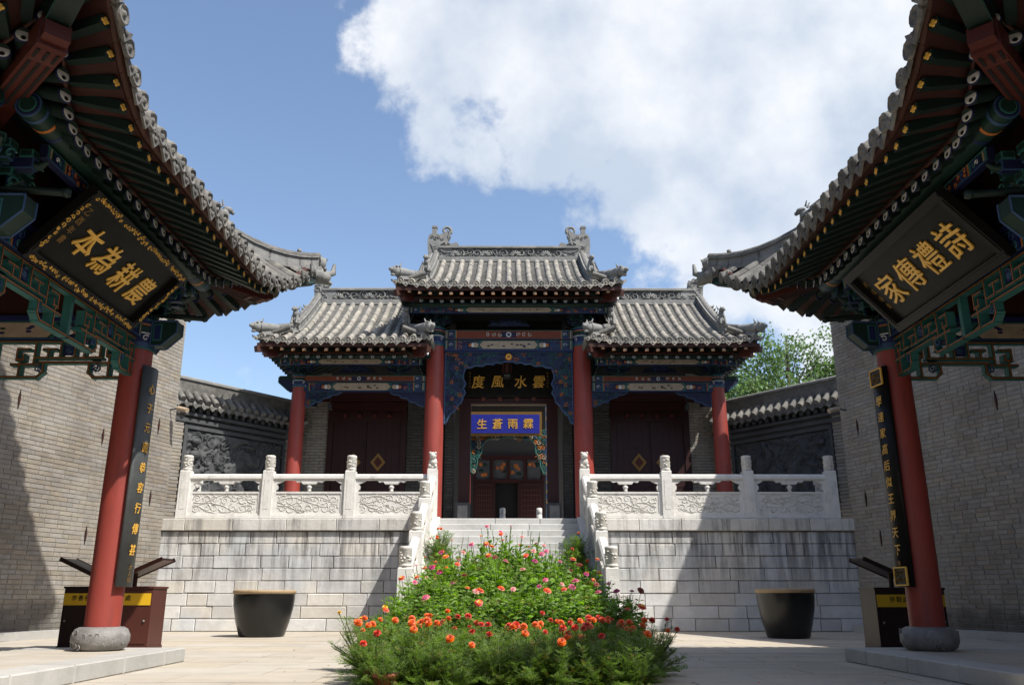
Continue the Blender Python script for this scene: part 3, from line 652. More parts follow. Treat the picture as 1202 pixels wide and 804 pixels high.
def chiwen(t, c, s, m='ridge_stone'):
    """ridge dragon ornament: jaws on the ridge, curled tail, sword hilt; s=+1 jaws towards +x"""
    c = V(c); k = .00293
    pts = [(318, 490), (308, 400), (300, 300), (304, 230), (318, 185), (345, 172), (400, 176), (430, 182), (460, 176), (500, 150), (548, 150), (545, 200), (520, 240), (512, 278), (540, 292), (575, 290), (600, 275), (628, 282), (634, 305), (610, 326), (580, 332), (560, 350), (596, 372), (612, 410), (575, 430), (590, 455), (560, 490)]
    poly = [((x - 440) * k * s, (490 - y_) * k) for x, y_ in pts]
    g = G(); g.prism(poly, c, UX, UZ, .22, m)
    g.obox(c + V(((372 - 440) * k * s, 0, (490 - 130) * k)), (.15, .14, .32), None, m); g.obox(c + V(((372 - 440) * k * s, 0, (490 - 92) * k)), (.18, .17, .05), None, m)
    sc_ = c + V(((500 - 440) * k * s, 0, (490 - 128) * k))
    sp = spiral(sc_, .155, 1.25, math.pi * (0 if s > 0 else 1) - .5 * s, UX, UZ, -UY, s, 20)
    g.tube(sp, .055, 8, m, .03)
    body = g.build('body', t, c)
    g = G(); rg = random.Random(11)
    for sg in (-1, 1):
        o = c - UY * .115 * sg
        def Q(x, y_, off=0): return o + V(((x - 440) * k * s, -off * sg, (490 - y_) * k))
        g.ball(Q(500, 300), .055, m, 8); g.tube([Q(450, 300, .01), Q(480, 280, .02), Q(520, 284, .02), Q(545, 300, .01)], .022, 6, m)
        g.tube([Q(420, 350), Q(470, 390, .02), Q(520, 400, .02), Q(590, 385)], .024, 6, m, .015); g.tube([Q(470, 350), Q(520, 345, .02), Q(575, 322)], .02, 6, m)
        for q in range(6): g.tube([Q(330 + q * 10, 290 + q * 26), Q(360 + q * 9, 330 + q * 22, .015), Q(400 + q * 6, 320 + q * 24)], .016, 5, m, .008)
        for q in range(4): g.tube(spiral(Q(350 + q * 38, 215 + (q % 2) * 18, .005), .06, 1.2, q, UX, UZ, -UY * sg, 1, 9), .014, 5, m, .006)
        g.ball(Q(575, 430), .07, m, 8, (1, .5, .8)); g.ball(Q(540, 460), .06, m, 8, (1, .5, .8)); g.ball(Q(450, 450), .08, m, 8, (1, .4, .8))
        for q in range(9): g.ball(Q(525 + 6 * math.sin(q), 150 + q * 12, .0), .016, m, 6)
    g.build('carving', t, c) if False else g.build('carved_face', t, c)

def bracket(g, c, f, l_, s=1., tiers=2, wing=True):
    """painted bracket set: c = seat, f = outward, l_ = along the beam"""
    c = V(c); f = V(f); l_ = V(l_); M_ = (l_, f, UZ)
    def B(a, b, z, d, e='teal', fl='deep_blue', w_=.014, tp=1.): g.ebox(c + l_ * a * s + f * b * s + UZ * z * s, [q * s for q in d], M_, e, fl, w_ * s)
    B(0, 0, .07, (.30, .30, .14), 'teal', 'green'); g.obox(c + UZ * .01 * s, (.22 * s, .22 * s, .06 * s), M_, 'blue')
    z = .20
    for k in range(tiers):
        e, fl = (('teal', 'deep_blue'), ('sky_blue', 'green'))[k % 2]; off = .24 * k; ln = .78 + .16 * k
        B(0, off, z, (ln, .10, .13), e, fl); B(0, off * .5 + .1, z, (.10, .5 + off * 1.1, .13), 'sky_blue', 'deep_blue')
        for a in (-ln / 2 + .06, 0, ln / 2 - .06): B(a, off, z + .11, (.14, .15, .09), 'teal', 'green')
        for sg in (-1, 1):
            g.tube(spiral(c + l_ * (sg * (ln / 2 + .02)) * s + f * (off + .06) * s + UZ * (z - .02) * s, .07 * s, .9, 0, l_, UZ, f, sg, 8), .014 * s, 5, 'teal', .008 * s)
        B(0, .28 + off, z + .11, (.14, .15, .09), 'teal', 'green')
        # nose curving down
        g.tube([c + f * (.30 + off) * s + UZ * z * s, c + f * (.42 + off) * s + UZ * (z - .03) * s, c + f * (.50 + off) * s + UZ * (z + .03) * s], [.05 * s, .045 * s, .02 * s], 6, 'green')
        z += .22
    if wing:
        for sg in (-1, 1):
            g.prism([(0, 0), (.42, .06), (.52, .18), (.40, .30), (.22, .26), (.1, .38), (0, .36)], c + l_ * sg * .16 * s + f * .03 * s + UZ * .18 * s, l_ * sg * s, UZ * s, .05, 'deep_blue')
            for q in range(2): g.tube(spiral(c + l_ * sg * (.30 + q * .16) * s + f * .062 * s + UZ * (.32 + q * .04) * s, .09 * s, 1.2, q * 2, l_, UZ, f, sg, 9), .011 * s, 4, ('teal', 'orange_paint')[q], .006 * s)

def painted_beam(t, A, B, h, dep, mx, style, name='painted_beam', both=False):
    """square beam A->B (centre line) with painted end bands, cloud heads and a picture panel on its outer face"""
    A = V(A); B = V(B); d = (B - A).normalized(); L_ = (B - A).length; n = V((d.y, -d.x, 0)); M_ = (d, -n, UZ); rg = random.Random(int(L_ * 100))
    g = G(mx); base = {'red': 'orange_red', 'blue': 'deep_blue', 'dark': 'deep_blue'}[style]
    g.obox((A + B) / 2, (L_, dep, h), M_, base); 
    for sg in ((1, -1) if both else (1,)):
        def F(a, b, w_, hh, m, o=.004): g.obox(A + d * a + UZ * b + n * sg * (dep / 2 + o / 2), (w_, o + .004, hh), M_, m)
        for e in (0, 1):
            for i, (w_, m) in enumerate(((.03, 'teal'), (.02, 'cream_paint'), (.03, 'green'), (.16, 'blue'), (.03, 'teal'), (.02, 'orange_paint'))):
                a = (.03, .065, .095, .20, .30, .33)[i]; F(a if not e else L_ - a, 0, w_, h - .012, m, .003 + .0006 * i)
            a = .20 if not e else L_ - .20
            for q in range(2): g.tube(spiral(A + d * (a + (q - .5) * .06) + n * sg * (dep / 2 + .008), h * .22, 1.1, q * 3, d, UZ, n, 1, 8), .008, 4, 'teal' if q else 'white_paint', .005)
        if style == 'red':
            F(L_ / 2, 0, .40, h * .62, 'deep_blue', .004)
            g.lathe([(h * .30, 0), (h * .28, .01)], A + d * L_ / 2 + n * sg * (dep / 2 + .004), 12, 'white_paint', True, (d, UZ, n * sg)); g.lathe([(h * .17, .010), (h * .14, .013)], A + d * L_ / 2 + n * sg * (dep / 2 + .004), 10, 'blue', True, (d, UZ, n * sg))
            for e in (-1, 1):
                for q in range(3): g.tube(spiral(A + d * (L_ / 2 + e * (.26 + q * .17)) + n * sg * (dep / 2 + .006), h * .24, 1.2, q, d, UZ, n, e, 9), .010, 4, 'white_paint', .006)
        else:
            pw = L_ * .20; F(L_ / 2, 0, 0.01, .01, 'cream_paint')
            hx = [(-pw - .10, 0), (-pw, h * .40), (pw, h * .40), (pw + .10, 0), (pw, -h * .40), (-pw, -h * .40)]
            o = A + d * L_ / 2 + n * sg * (dep / 2)
            g.prism([(a * 1.10, b * 1.18) for a, b in hx], o, d, UZ, .010, 'teal'); g.prism([(a * 1.04, b * 1.06) for a, b in hx], o, d, UZ, .016, 'green'); g.prism(hx, o, d, UZ, .022, 'cream_paint')
            for q in range(9):         # painted branches
                a = rg.uniform(-pw * .8, pw * .8); b = rg.uniform(-h * .2, h * .2)
                g.ball(o + d * a + UZ * b + n * sg * .011, h * .11, rg.choice(['green', 'red_wood', 'green', 'blue']), 6, (1.8, .8, .12), (d, UZ, n))
            for e in (-1, 1):
                for q in range(3): g.ball(o + d * e * (pw + .20 + q * .075) + n * sg * .004, h * (.30 - .04 * q), ('cream_paint', 'white_paint', 'orange_paint')[q], 8, (1, 1, .10), (d, UZ, n))
                a0 = pw + .44; a1 = L_ / 2 - .36
                if a1 > a0 + .1:
                    F(L_ / 2 + e * (a0 + a1) / 2, 0, a1 - a0, h * .8, 'blue', .004)
                    scroll(g, A + d * (L_ / 2 + (e * a1 if e < 0 else a0)) - UZ * h * .40 + n * sg * (dep / 2 + .006), d, UZ, a1 - a0, h * .8, ['sky_blue', 'red_wood', 'orange_paint', 'teal'], .009, h * .42, rg, .6)
        F(L_ / 2, h / 2 - .010, L_, .014, 'teal', .005); F(L_ / 2, -h / 2 + .010, L_, .014, 'sky_blue', .005)
    return g.build(name, t, A)

def spandrel(t, poly, o, ux, mx, dep=.07, rim=.022, colors=('sky_blue', 'teal', 'sky_blue', 'green', 'teal', 'blue', 'sky_blue', 'orange_paint'), cell=.125, r=.012, name='carved_spandrel', plate='deep_blue'):
    """openwork board: dark pierced plate, raised rim, dense coloured scrolls"""
    o = V(o); ux = V(ux); n = ux.cross(UZ).normalized(); g = G(mx); g.prism(poly, o, ux, UZ, dep * .5, plate)
    k = len(poly)
    for i in range(k):
        a, b = poly[i], poly[(i + 1) % k]
        for sg in (-1, 1): g.tube([o + ux * a[0] + UZ * a[1] + n * sg * dep * .3, o + ux * b[0] + UZ * b[1] + n * sg * dep * .3], rim, 6, 'sky_blue' if plate == 'deep_blue' else 'teal')
    xs = [p[0] for p in poly]; zs = [p[1] for p in poly]; ins = poly_in(poly); rg = random.Random(k * 7)
    for sg in (1,):
        scroll(g, o + ux * min(xs) + UZ * min(zs) + n * sg * dep * .34, ux, UZ, max(xs) - min(xs), max(zs) - min(zs), colors, r, cell, rg, 1.4, inside=lambda a, b: ins(a + min(xs), b + min(zs)), n=4, k=9)
    return g.build(name, t, o)

# ================================================================== THE GATE HALL
HY = 23.0      # column line
def hall_roof(t, label, xl, xr, gl, gr, ze, zr, left=True, right=True, sp=.285, mxk=1):
    YF, YR = 21.55, 25.0; YB = 2 * YR - YF; DZ = zr - ze
    def zp(u): return ze + DZ * (.74 * u + .26 * u * u)
    hl = YF + (gl - xl) * 1.25; hr = YF + (xr - gr) * 1.25
    def rise(x, u): 
        q = 0
        if left: q = max(q, 1 - (x - xl) / 1.1)
        if right: q = max(q, 1 - (xr - x) / 1.1)
        return .13 * max(q, 0) ** 2 * max(0, 1 - u * 2.2)
    def S(x, y_): u = (y_ - YF) / (YR - YF); return V((x, y_, zp(u) + rise(x, u)))
    roof = G()
    # pan tile bed: stepped courses
    ny = 26
    for i in range(ny):
        y0 = YF + (YR - YF) * i / ny; y1 = YF + (YR - YF) * (i + 1) / ny
        a0 = xl + (y0 - YF) / 1.25 if (left and y0 < hl) else gl; a0 = min(a0, gl)
        b0 = xr - (y0 - YF) / 1.25 if (right and y0 < hr) else gr; b0 = max(b0, gr)
        if not left: a0 = xl
        if not right: b0 = xr
        m_ = 14; vs = []
        for q in range(m_ + 1):
            x = a0 + (b0 - a0) * q / m_; p = S(x, y0); p1 = S(x, y1)
            vs += [p + V((0, 0, .022)), p1 + V((0, 0, -.004)), p + V((0, 0, -.03))]
        fs = [(q * 3, q * 3 + 3, q * 3 + 4, q * 3 + 1) for q in range(m_)] + [(q * 3 + 2, q * 3 + 5, q * 3 + 3, q * 3) for q in range(m_)]
        roof.add(vs, fs, 'tile_joined')
    # back slope and gable skirts
    nb = 8; 
    for i in range(nb):
        u0, u1 = i / nb, (i + 1) / nb; y0 = YB - (YB - YR) * u0; y1 = YB - (YB - YR) * u1
        roof.add([(xl if u0 < .18 else gl, y0, zp(u0)), (xr if u0 < .18 else gr, y0, zp(u0)), (gr, y1, zp(u1)), (gl, y1, zp(u1))], [(0, 3, 2, 1)], 'tile_joined')
    for flag, xe, xg, hy in ((left, xl, gl, hl), (right, xr, gr, hr)):
        if not flag: continue
        zg = zp((hy - YF) / (YR - YF)); yb2 = 2 * YR - hy
        roof.add([(xe, YF, ze + .13), (xe, YB, ze + .13), (xg, yb2, zg), (xg, hy, zg)], [(0, 1, 2, 3) if xe < xg else (3, 2, 1, 0)], 'tile_joined')
        roof.add([(xg, hy, zg), (xg, yb2, zg), (xg, YR, zr)], [(0, 1, 2) if xe < xg else (2, 1, 0)], 'red_board')
    rf = roof.build('roof', t, (0, YF, ze))
    # rolls of barrel tiles
    n = int(round((xr - xl) / sp)); s_ = (xr - xl) / n
    xs = [xl + s_ * (i + .5) for i in range(n)]
    for x in xs:
        ye = YR - .12
        if left and x < gl: ye = YF + (x - xl) * 1.25
        if right and x > gr: ye = YF + (xr - x) * 1.25
        y_ = YF; nt_ = max(1, int((ye - y_) / .30)); dy = (ye - YF) / nt_
        for k in range(nt_):
            a = S(x, YF + k * dy) + UZ * .012; b = S(x, YF + (k + 1) * dy) + UZ * .012
            a.x += rng.uniform(-.010, .010); b.x += rng.uniform(-.008, .008); a.z += rng.uniform(-.004, .008); inst('barrel_tile', ROLL, along(a, b + (b - a) * .06), rf)
        p = S(x, YF) + V((0, -.01, .02)); inst('tile_end', TEND, frame(p, UX, V((0, .97, .2)).normalized(), V((0, -.2, .97)).normalized()), rf)
    for x in [xl + s_ * i for i in range(0, n + 1)]: inst('drip_tile', DRIP, frame(S(min(max(x, xl), xr), YF) + V((0, -.02, -.03)), UX, UY, UZ, (s_ / .27, 1, 1)), rf)
    # eave timber: two orders of rafters
    xa = xl + (.10 if left else 0); xb = xr - (.10 if right else 0); n2 = int(round((xb - xa) / .288)); s2 = (xb - xa) / n2
    for i in range(n2 + 1):
        x = xa + s2 * i; dz = rise(x, 0); xo = x
        tip = V((x, YF + .06, ze - .22 + dz)); back = V((x + (0 if xl + .9 < x < xr - .9 else (.25 if x < (xl + xr) / 2 else -.25) * (left if x < 0 else right)), YF + 1.1, ze + .14 + dz * .5))
        fr = inst('flying_rafter', RAF_S, along(tip, back), t); dd = (back - tip).normalized()
        zz = dd.cross(UX) * -1; inst('painted_end', ORANGEEND, frame(tip, UX, UY, UZ), fr)
        tip = V((x, YF + .48, ze - .30 + dz * .8)); back = V((back.x, YF + 2.4, ze + .52))
        ra = inst('rafter', RAF_G, along(tip, back), t); inst('painted_eye', EYE, frame(tip - V((0, .004, 0)), UX, UY, UZ, (.88, 1, .88)), ra)
    # side rafters on the free ends
    for flag, xe, sg in ((left, xl, 1), (right, xr, -1)):
        if not flag: continue
        yy = YF + .5
        while yy < YF + 5.5:
            tip = V((xe + .06 * sg, yy, ze - .16)); fr = inst('flying_rafter', RAF_S, along(tip, V((xe + 1.0 * sg, yy, ze + .2))), t)
            tip = V((xe + .42 * sg, yy, ze - .26)); ra = inst('rafter', RAF_G, along(tip, V((xe + 1.6 * sg, yy, ze + .3))), t); inst('painted_eye', EYE, frame(tip, UY * -sg, UX * sg, UZ), ra)
            yy += .288
        g = G(); c0 = V((xe + .0 * sg, YF + .02, ze - .16)); c1 = V((xe + 1.3 * sg, YF + 1.5, ze + .25)); d = (c1 - c0).normalized(); x_ = d.cross(UZ).normalized()
        g.obox((c0 + c1) / 2 - UZ * .06, (.14, (c1 - c0).length, .16), (x_, d, x_.cross(d)), 'fascia'); g.obox(c0 + d * .75 - UZ * .21, (.15, .9, .13), (x_, d, x_.cross(d)), 'red_wood'); g.build('hip_rafter', t, c0)
        g = G(); n_ = int((5.5) / .27)
        for k in range(n_): 
            q = V((xe, YF + .3 + k * .27, ze + .14)); g.lathe([(.085, 0), (.08, .03)], q + UZ * .04 - UX * .03 * sg, 8, 'tile', True, (UY, UZ, -UX * sg))
            g.tube([q + UZ * .03, V((gl if sg > 0 else gr, q.y, zp((hl if sg > 0 else hr) * 0 + .26)))], .07, 6, 'tile_joined')
            g.prism([(-.12, .04), (0, -.10), (.12, .04)], q + V((-.02 * sg, .135, -.02)), UY, UZ, .02, 'tile')
        g.build('side_tile_row', rf, (xe, YF, ze), 'stuff')
    # boards behind the rafter tips
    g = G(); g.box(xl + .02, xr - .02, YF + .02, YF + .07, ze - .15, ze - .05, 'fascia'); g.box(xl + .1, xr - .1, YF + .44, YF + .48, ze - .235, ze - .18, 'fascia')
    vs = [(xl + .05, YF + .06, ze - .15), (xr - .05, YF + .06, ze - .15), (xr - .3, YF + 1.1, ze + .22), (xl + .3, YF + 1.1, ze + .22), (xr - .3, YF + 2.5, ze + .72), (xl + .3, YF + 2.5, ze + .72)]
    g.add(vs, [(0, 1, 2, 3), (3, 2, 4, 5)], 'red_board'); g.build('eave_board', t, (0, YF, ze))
    # ridges
    rz = zr - .02
    r0 = gl + .10 if left else xl; r1 = gr - .10 if right else xr
    g = G(); g.box(r0, r1, YR - .16, YR + .16, rz - .06, rz + .10, 'ridge_stone'); g.box(r0, r1, YR - .10, YR + .10, rz + .10, rz + .40, 'ridge_dark'); g.box(r0, r1, YR - .17, YR + .17, rz + .40, rz + .46, 'ridge_stone'); g.tube([(r0, YR, rz + .47), (r1, YR, rz + .47)], .07, 8, 'ridge_stone')
    rid = g.build('ridge', t, (0, YR, rz)); g = G(); rg = random.Random(int(abs(xl) * 10))
    o = V((r0, YR - .115, rz + .10)); scroll(g, o, UX, UZ, r1 - r0, .30, ['ridge_stone'], .026, .26, rg, 2.2, turns=1.2)
    k = 0; x = r0 + .5
    while x < r1 - .3:                       # carved lotus heads
        for q in range(7):
            a = math.pi * (q + .5) / 7; d = V((math.cos(a), 0, math.sin(a))); g.ball(V((x, YR - .13, rz + .14)) + d * .11, .085, 'ridge_stone', 6, (1, .3, .35), (d, UY, d.cross(UY)))
        x += .95
    g.build('carved_flower_band', rid, o)
    for flag, xg, hy, xe, sg in ((left, gl, hl, xl, 1), (right, gr, hr, xr, -1)):
        if not flag: continue
        pts = [S(xg, YR - .1 - (YR - .1 - hy) * q / 8) + V((0, 0, 0)) for q in range(9)]
        g = G(); ridge_run(g, pts, .20, .34); g.build('descending_ridge', t, pts[0])
        g = G()       # tiles closing the verge outside the descending ridge
        for q in range(11):
            p = S(xg, YR - .15 - (YR - .3 - hy) * q / 10.5) - UX * .12 * sg; e = p - UX * .26 * sg - UZ * .05
            g.tube([p, e], .06, 8, 'tile'); g.prism([(-.11, .02), (0, -.10), (.11, .02)], e + V((0, -.13, -.02)), UY, UZ, .02, 'tile')
        g.build('verge_tile', rf, pts[0], 'stuff')
        g = G(); e = S(xg, hy) + UZ * .02; beast(g, e + V((0, -.05, .20)), V((-sg * .25, -1, 0)).normalized(), .82); g.build('ridge_beast', t, e)
        c0 = S(xg, hy) ; c1 = V((xe + .10 * sg, YF + .10, ze + .16)); pp = [c0.lerp(c1, q / 4) for q in range(5)]
        g = G(); ridge_run(g, pp, .17, .24); lying_head(g, c1 + UZ * .12, (c1 - c0).normalized() * 1, .95); g.build('hip_ridge', t, c0)
    return rf, S

def column(t, x, y_, z0, z1, r, cap0, mx=1, name='column', base=True):
    g = G(mx); g.lathe([(r * 1.0, z0), (r, z0 + (z1 - z0) * .5), (r * .93, z1)], (x, y_, 0), 24, 'red_column'); c = g.build(name, t, (x, y_, z0))
    if base:
        g = G(mx); g.lathe([(r * 1.25, 0), (r * 1.55, .06), (r * 1.6, .14), (r * 1.4, .22), (r * 1.15, .24)], (x, y_, z0 - .02), 24, 'drum_stone'); g.build('base_stone', c, (x, y_, z0))
    return c
def capital(g, x, y_, z0, z1, r):
    bands = ['teal', 'sky_blue', 'blue', 'white_paint', 'green', 'orange_paint', 'blue', 'teal']; ws = [.06, .16, .28, .04, .24, .05, .11, .06]; z = z0; H_ = z1 - z0
    for m, w_ in zip(bands, ws): g.lathe([(r * 1.03, z), (r * 1.03, z + w_ * H_)], (x, y_, 0), 20, m); z += w_ * H_
    for q in range(8):
        a = q * math.pi / 4; d = V((math.cos(a), math.sin(a), 0)); g.tube(spiral(V((x, y_, z0 + H_ * .36)) + d * r * 1.04, H_ * .11, 1, q, V((-d.y, d.x, 0)), UZ, d, 1, 8), .010, 4, 'white_paint' if q % 2 else 'teal', .006)

hall = thing('gate_hall', 'three bay gate hall with red columns and grey tile roofs above the stairs', 'building', (0, 25, PZ))
hall_roof(hall, '', -3.06, 3.06, -2.30, 2.30, 8.80, 10.88, True, True, .29)
hall_roof(hall, '', -6.66, -2.10, -5.88, -2.85, 7.22, 9.46, True, True, .277)
hall_roof(hall, '', 2.10, 6.66, 2.85, 5.88, 7.22, 9.46, True, True, .277)
for sx in (-1, 1):
    t_ = G(); 
    o = thing('ridge_dragon', 'carved grey dragon ornament with curled tail on the %s end of the high central ridge' % ('left' if sx < 0 else 'right'), 'roof ornament', (2.2 * sx, 25, 10.86), None)
    chiwen(o, (2.16 * sx, 25.0, 10.84), -sx)
    o = thing('ridge_dragon', 'dark carved dragon ornament on the outer end of the lower %s ridge of the hall' % ('left' if sx < 0 else 'right'), 'roof ornament', (5.8 * sx, 25, 9.4), None)
    g = G(); cx = 5.80 * sx
    g.prism([(-.2, 0), (-.24, .5), (-.14, .72), (.05, .80), (.20, .66), (.22, .45), (.42, .40), (.46, .28), (.34, .2), (.36, 0)], (cx, 25, 9.46), UX * -sx, UZ, .27, 'ridge_stone'); g.build('body', o, (cx, 25, 9.4))
    g = G(); rg = random.Random(2); scroll(g, V((cx - .25, 24.855, 9.48)), UX, UZ, .5, .7, ['ridge_stone'], .022, .20, rg, 1.5)
    g.tube([V((cx, 24.86, 10.1)), V((cx + sx * .16, 24.80, 10.34)), V((cx + sx * .06, 24.82, 10.46))], .05, 6, 'ridge_dark', .02); g.build('carved_face', o, (cx, 25, 9.4))

for x, z0_, z1_, r_ in ((-2.05, 7.46, 8.0, .25), (2.05, 7.46, 8.0, .25), (-5.8, 6.28, 6.62, .20), (5.8, 6.28, 6.62, .20)): g = G(); capital(g, x, HY, z0_, z1_, r_); g.build('painted_capital', hall, (x, HY, z0_))
for x in (-2.05, 2.05): column(hall, x, HY, PZ, 7.5, .265, 0)
for x in (-5.8, 5.8): column(hall, x, HY, PZ, 6.3, .205, 0)
# central bay beams
painted_beam(hall, (-1.80, HY, 7.80), (1.80, HY, 7.80), .26, .24, 1, 'red')
painted_beam(hall, (-1.80, HY, 7.50), (1.80, HY, 7.50), .28, .22, 1, 'blue')
g = G(); g.box(-1.8, 1.8, HY - .13, HY + .13, 7.315, 7.355, 'blue'); g.box(-1.8, 1.8, HY - .09, HY + .09, 7.66, 7.668, 'red_wood'); g.build('beam_fillet', hall, (0, HY, 7.3))
zt = 7.31
half = [(0, zt), (0, zt - .27), (.12, zt - .25), (.2, zt - .31), (.35, zt - .28), (.45, zt - .34), (.62, zt - .32), (.72, zt - .39), (.95, zt - .38), (1.06, zt - .44), (1.20, zt - .44), (1.26, zt - .62), (1.26, zt - .78), (1.19, zt - .9), (1.26, zt - 1.04), (1.20, zt - 1.16), (1.28, zt - 1.28), (1.30, zt - 1.42), (1.42, zt - 1.52), (1.48, zt - 1.66), (1.62, zt - 1.76), (1.70, zt - 1.96), (1.77, zt - 2.04), (1.77, zt)]
spandrel(hall, half, (0, HY, 0), UX, 1); spandrel(hall, [(-a, b) for a, b in half], (0, HY, 0), UX, 1)
g = G(); g.lathe([(.105, 0), (.095, .03), (.03, .04)], V((0, HY - .05, zt - .14)), 16, 'orange_paint', True, (UX, UZ, -UY))
for q in range(8): g.ball(V((.06 * math.cos(q * .785), HY - .095, zt - .14 + .06 * math.sin(q * .785))), .028, 'gold', 6, (1, .4, 1))
g.build('carved_sun_disc', hall, (0, HY, zt))
# purlin with painted board under the central eave, brackets
def eave_band(x0, x1, z, y_, mx=1):
    g = G(); g.tube([(x0, y_, z + .18), (x1, y_, z + .18)], .10, 12, 'green'); g.build('eave_purlin', hall, (0, y_, z))
    painted_beam(hall, (x0, y_, z), (x1, y_, z), .17, .10, 1, 'dark', 'eave_beam')
eave_band(-2.75, 2.75, 8.34, HY - .62); eave_band(-6.25, -2.35, 6.86, HY - .62); eave_band(2.35, 6.25, 6.86, HY - .62)
for x, z, s_ in [(-2.05, 8.0, .62), (2.05, 8.0, .62), (-5.8, 6.62, .60), (5.8, 6.62, .60), (-3.05, 6.64, .52), (3.05, 6.64, .52)]:
    g = G(); bracket(g, (x, HY - .02, z), -UY, UX, s_, 2); g.build('bracket_set', hall, (x, HY, z))
g = G()   # cloud-carved board in the dark band over the central beam
for cx, z, w_ in ((0, 8.06, 1.2), (-4.2, 6.72, 1.0), (4.2, 6.72, 1.0)):
    g.prism([(-w_ * .5, 0), (w_ * .5, 0), (w_ * .42, .10), (w_ * .25, .12), (w_ * .2, .22), (-w_ * .2, .22), (-w_ * .25, .12), (-w_ * .42, .10)], (cx, HY - .05, z), UX, UZ, .06, 'deep_blue')
    scroll(g, V((cx - w_ * .4, HY - .085, z + .01)), UX, UZ, w_ * .8, .18, ['green', 'sky_blue'], .010, .12, rng, .5)
g.build('cloud_board', hall, (0, HY, 8))
# beams of the side bays
for sx in (-1, 1):
    a, b = sorted((sx * 5.98, sx * 2.30))
    painted_beam(hall, (a, HY, 6.53), (b, HY, 6.53), .17, .22, 1, 'red'); painted_beam(hall, (a + (.16 if sx < 0 else 0), HY, 6.30), (b - (.16 if sx > 0 else 0), HY, 6.30), .25, .20, 1, 'blue')
    g = G(); xe = sx * 5.98   # beam nose beyond the corner column
    g.prism([(0, -.2), (.10 * 1, -.2), (.38, .04), (.38, .18), (0, .18)], (xe, HY, 6.38), UX * sx, UZ, .20, 'deep_blue')
    for p, q in (((.10, -.2), (.38, .04)), ((.38, .04), (.38, .18)), ((.38, .18), (0, .18))): g.tube([V((xe + sx * p[0], HY - .105, 6.38 + p[1])), V((xe + sx * q[0], HY - .105, 6.38 + q[1]))], .014, 5, 'teal')
    g.box(xe, xe + sx * .36, HY - .12, HY + .12, 6.50, 6.60, 'green'); g.build('beam_nose', hall, (xe, HY, 6.4))
    for s0, dr in ((sx * 5.60, -sx), (sx * 2.32, sx)):
        spandrel(hall, [(0, 6.17), (.98, 6.17), (.86, 6.10), (.74, 6.10), (.62, 6.01), (.50, 6.00), (.40, 5.90), (.26, 5.88), (.16, 5.80), (0, 5.76)], (s0, HY, 0), UX * dr, 1, .06, .014, cell=.10, r=.009)

# --- middle wall of the hall with doors
WY = 25.0
hw = G(); hw.box(-6.3, -1.62, WY, WY + .5, PZ, 8.6, 'brick_shaded'); hw.box(1.62, 6.3, WY, WY + .5, PZ, 8.6, 'brick_shaded'); hw.box(-1.62, 1.62, WY + .02, WY + .45, 7.55, 9.2, 'dark_void'); wall = hw.build('wall', hall, (0, WY, PZ))
g = G()
def fillbricks(x0, x1, z0, z1, m='brick_shaded'):
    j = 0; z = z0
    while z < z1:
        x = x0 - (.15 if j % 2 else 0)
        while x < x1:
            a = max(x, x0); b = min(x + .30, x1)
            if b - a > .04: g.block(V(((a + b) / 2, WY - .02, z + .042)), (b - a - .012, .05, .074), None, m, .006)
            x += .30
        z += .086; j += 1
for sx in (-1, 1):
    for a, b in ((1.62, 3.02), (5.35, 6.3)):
        x0, x1 = sorted((sx * a, sx * b)); fillbricks(x0, x1, PZ, 7.2, 'brick_shaded' if a < 5 else 'brick')
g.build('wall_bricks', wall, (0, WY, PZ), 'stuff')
# side doors (closed, red, with nailed boards)
for sx in (-1, 1):
    cx = sx * 4.19; dr = G()
    dr.box(cx - 1.15, cx + 1.15, WY - .10, WY - .01, 6.05, 6.30, 'door_frame'); dr.box(cx - 1.17, cx - 1.0, WY - .09, WY - .01, PZ, 6.05, 'door_red'); dr.box(cx + 1.0, cx + 1.17, WY - .09, WY - .01, PZ, 6.05, 'door_red')
    dr.box(cx - 1.5, cx + 1.5, WY - .16, WY - .02, 6.32, 6.62, 'door_frame'); D_ = dr.build('door_frame', hall, (cx, WY, PZ))
    for k in range(2):
        a = cx - 1.0 + k * 1.0; g = G(); g.box(a + .01, a + .99, WY - .06, WY - .005, PZ + .1, 6.04, 'door_red')
        for q in range(5): g.box(a + .19 * (q + 1) - .004, a + .19 * (q + 1) + .004, WY - .063, WY - .058, PZ + .12, 6.0, 'dark_void')
        for q in range(3): g.box(a + .06, a + .94, WY - .072, WY - .06, PZ + .15 + q * 1.15, PZ + .23 + q * 1.15, 'door_red')
        lf = g.build('door_leaf', hall, (a, WY, PZ))
        g = G(); g.prism([(0, -.27), (.22, 0), (0, .27), (-.22, 0)], (a + .5 + (.14 if k == 0 else -.14), WY - .075, PZ + 2.02), UX, UZ, .012, 'gold_dull'); g.prism([(0, -.16), (.13, 0), (0, .16), (-.13, 0)], (a + .5 + (.14 if k == 0 else -.14), WY - .083, PZ + 2.02), UX, UZ, .010, 'red_wood'); g.build('diamond_paper', lf, (a, WY, PZ))
    g = G()
    for q in range(4): g.lathe([(.07, 0), (.08, .03), (.05, .09)], V((cx - .66 + q * .44, WY - .10, 5.90)), 10, 'red_wood', True, (UX, UZ, -UY))
    g.box(cx - 1.0, cx + 1.0, WY - .095, WY - .07, 5.72, 6.04, 'door_red'); g.build('door_stud', D_, (cx, WY, 6))
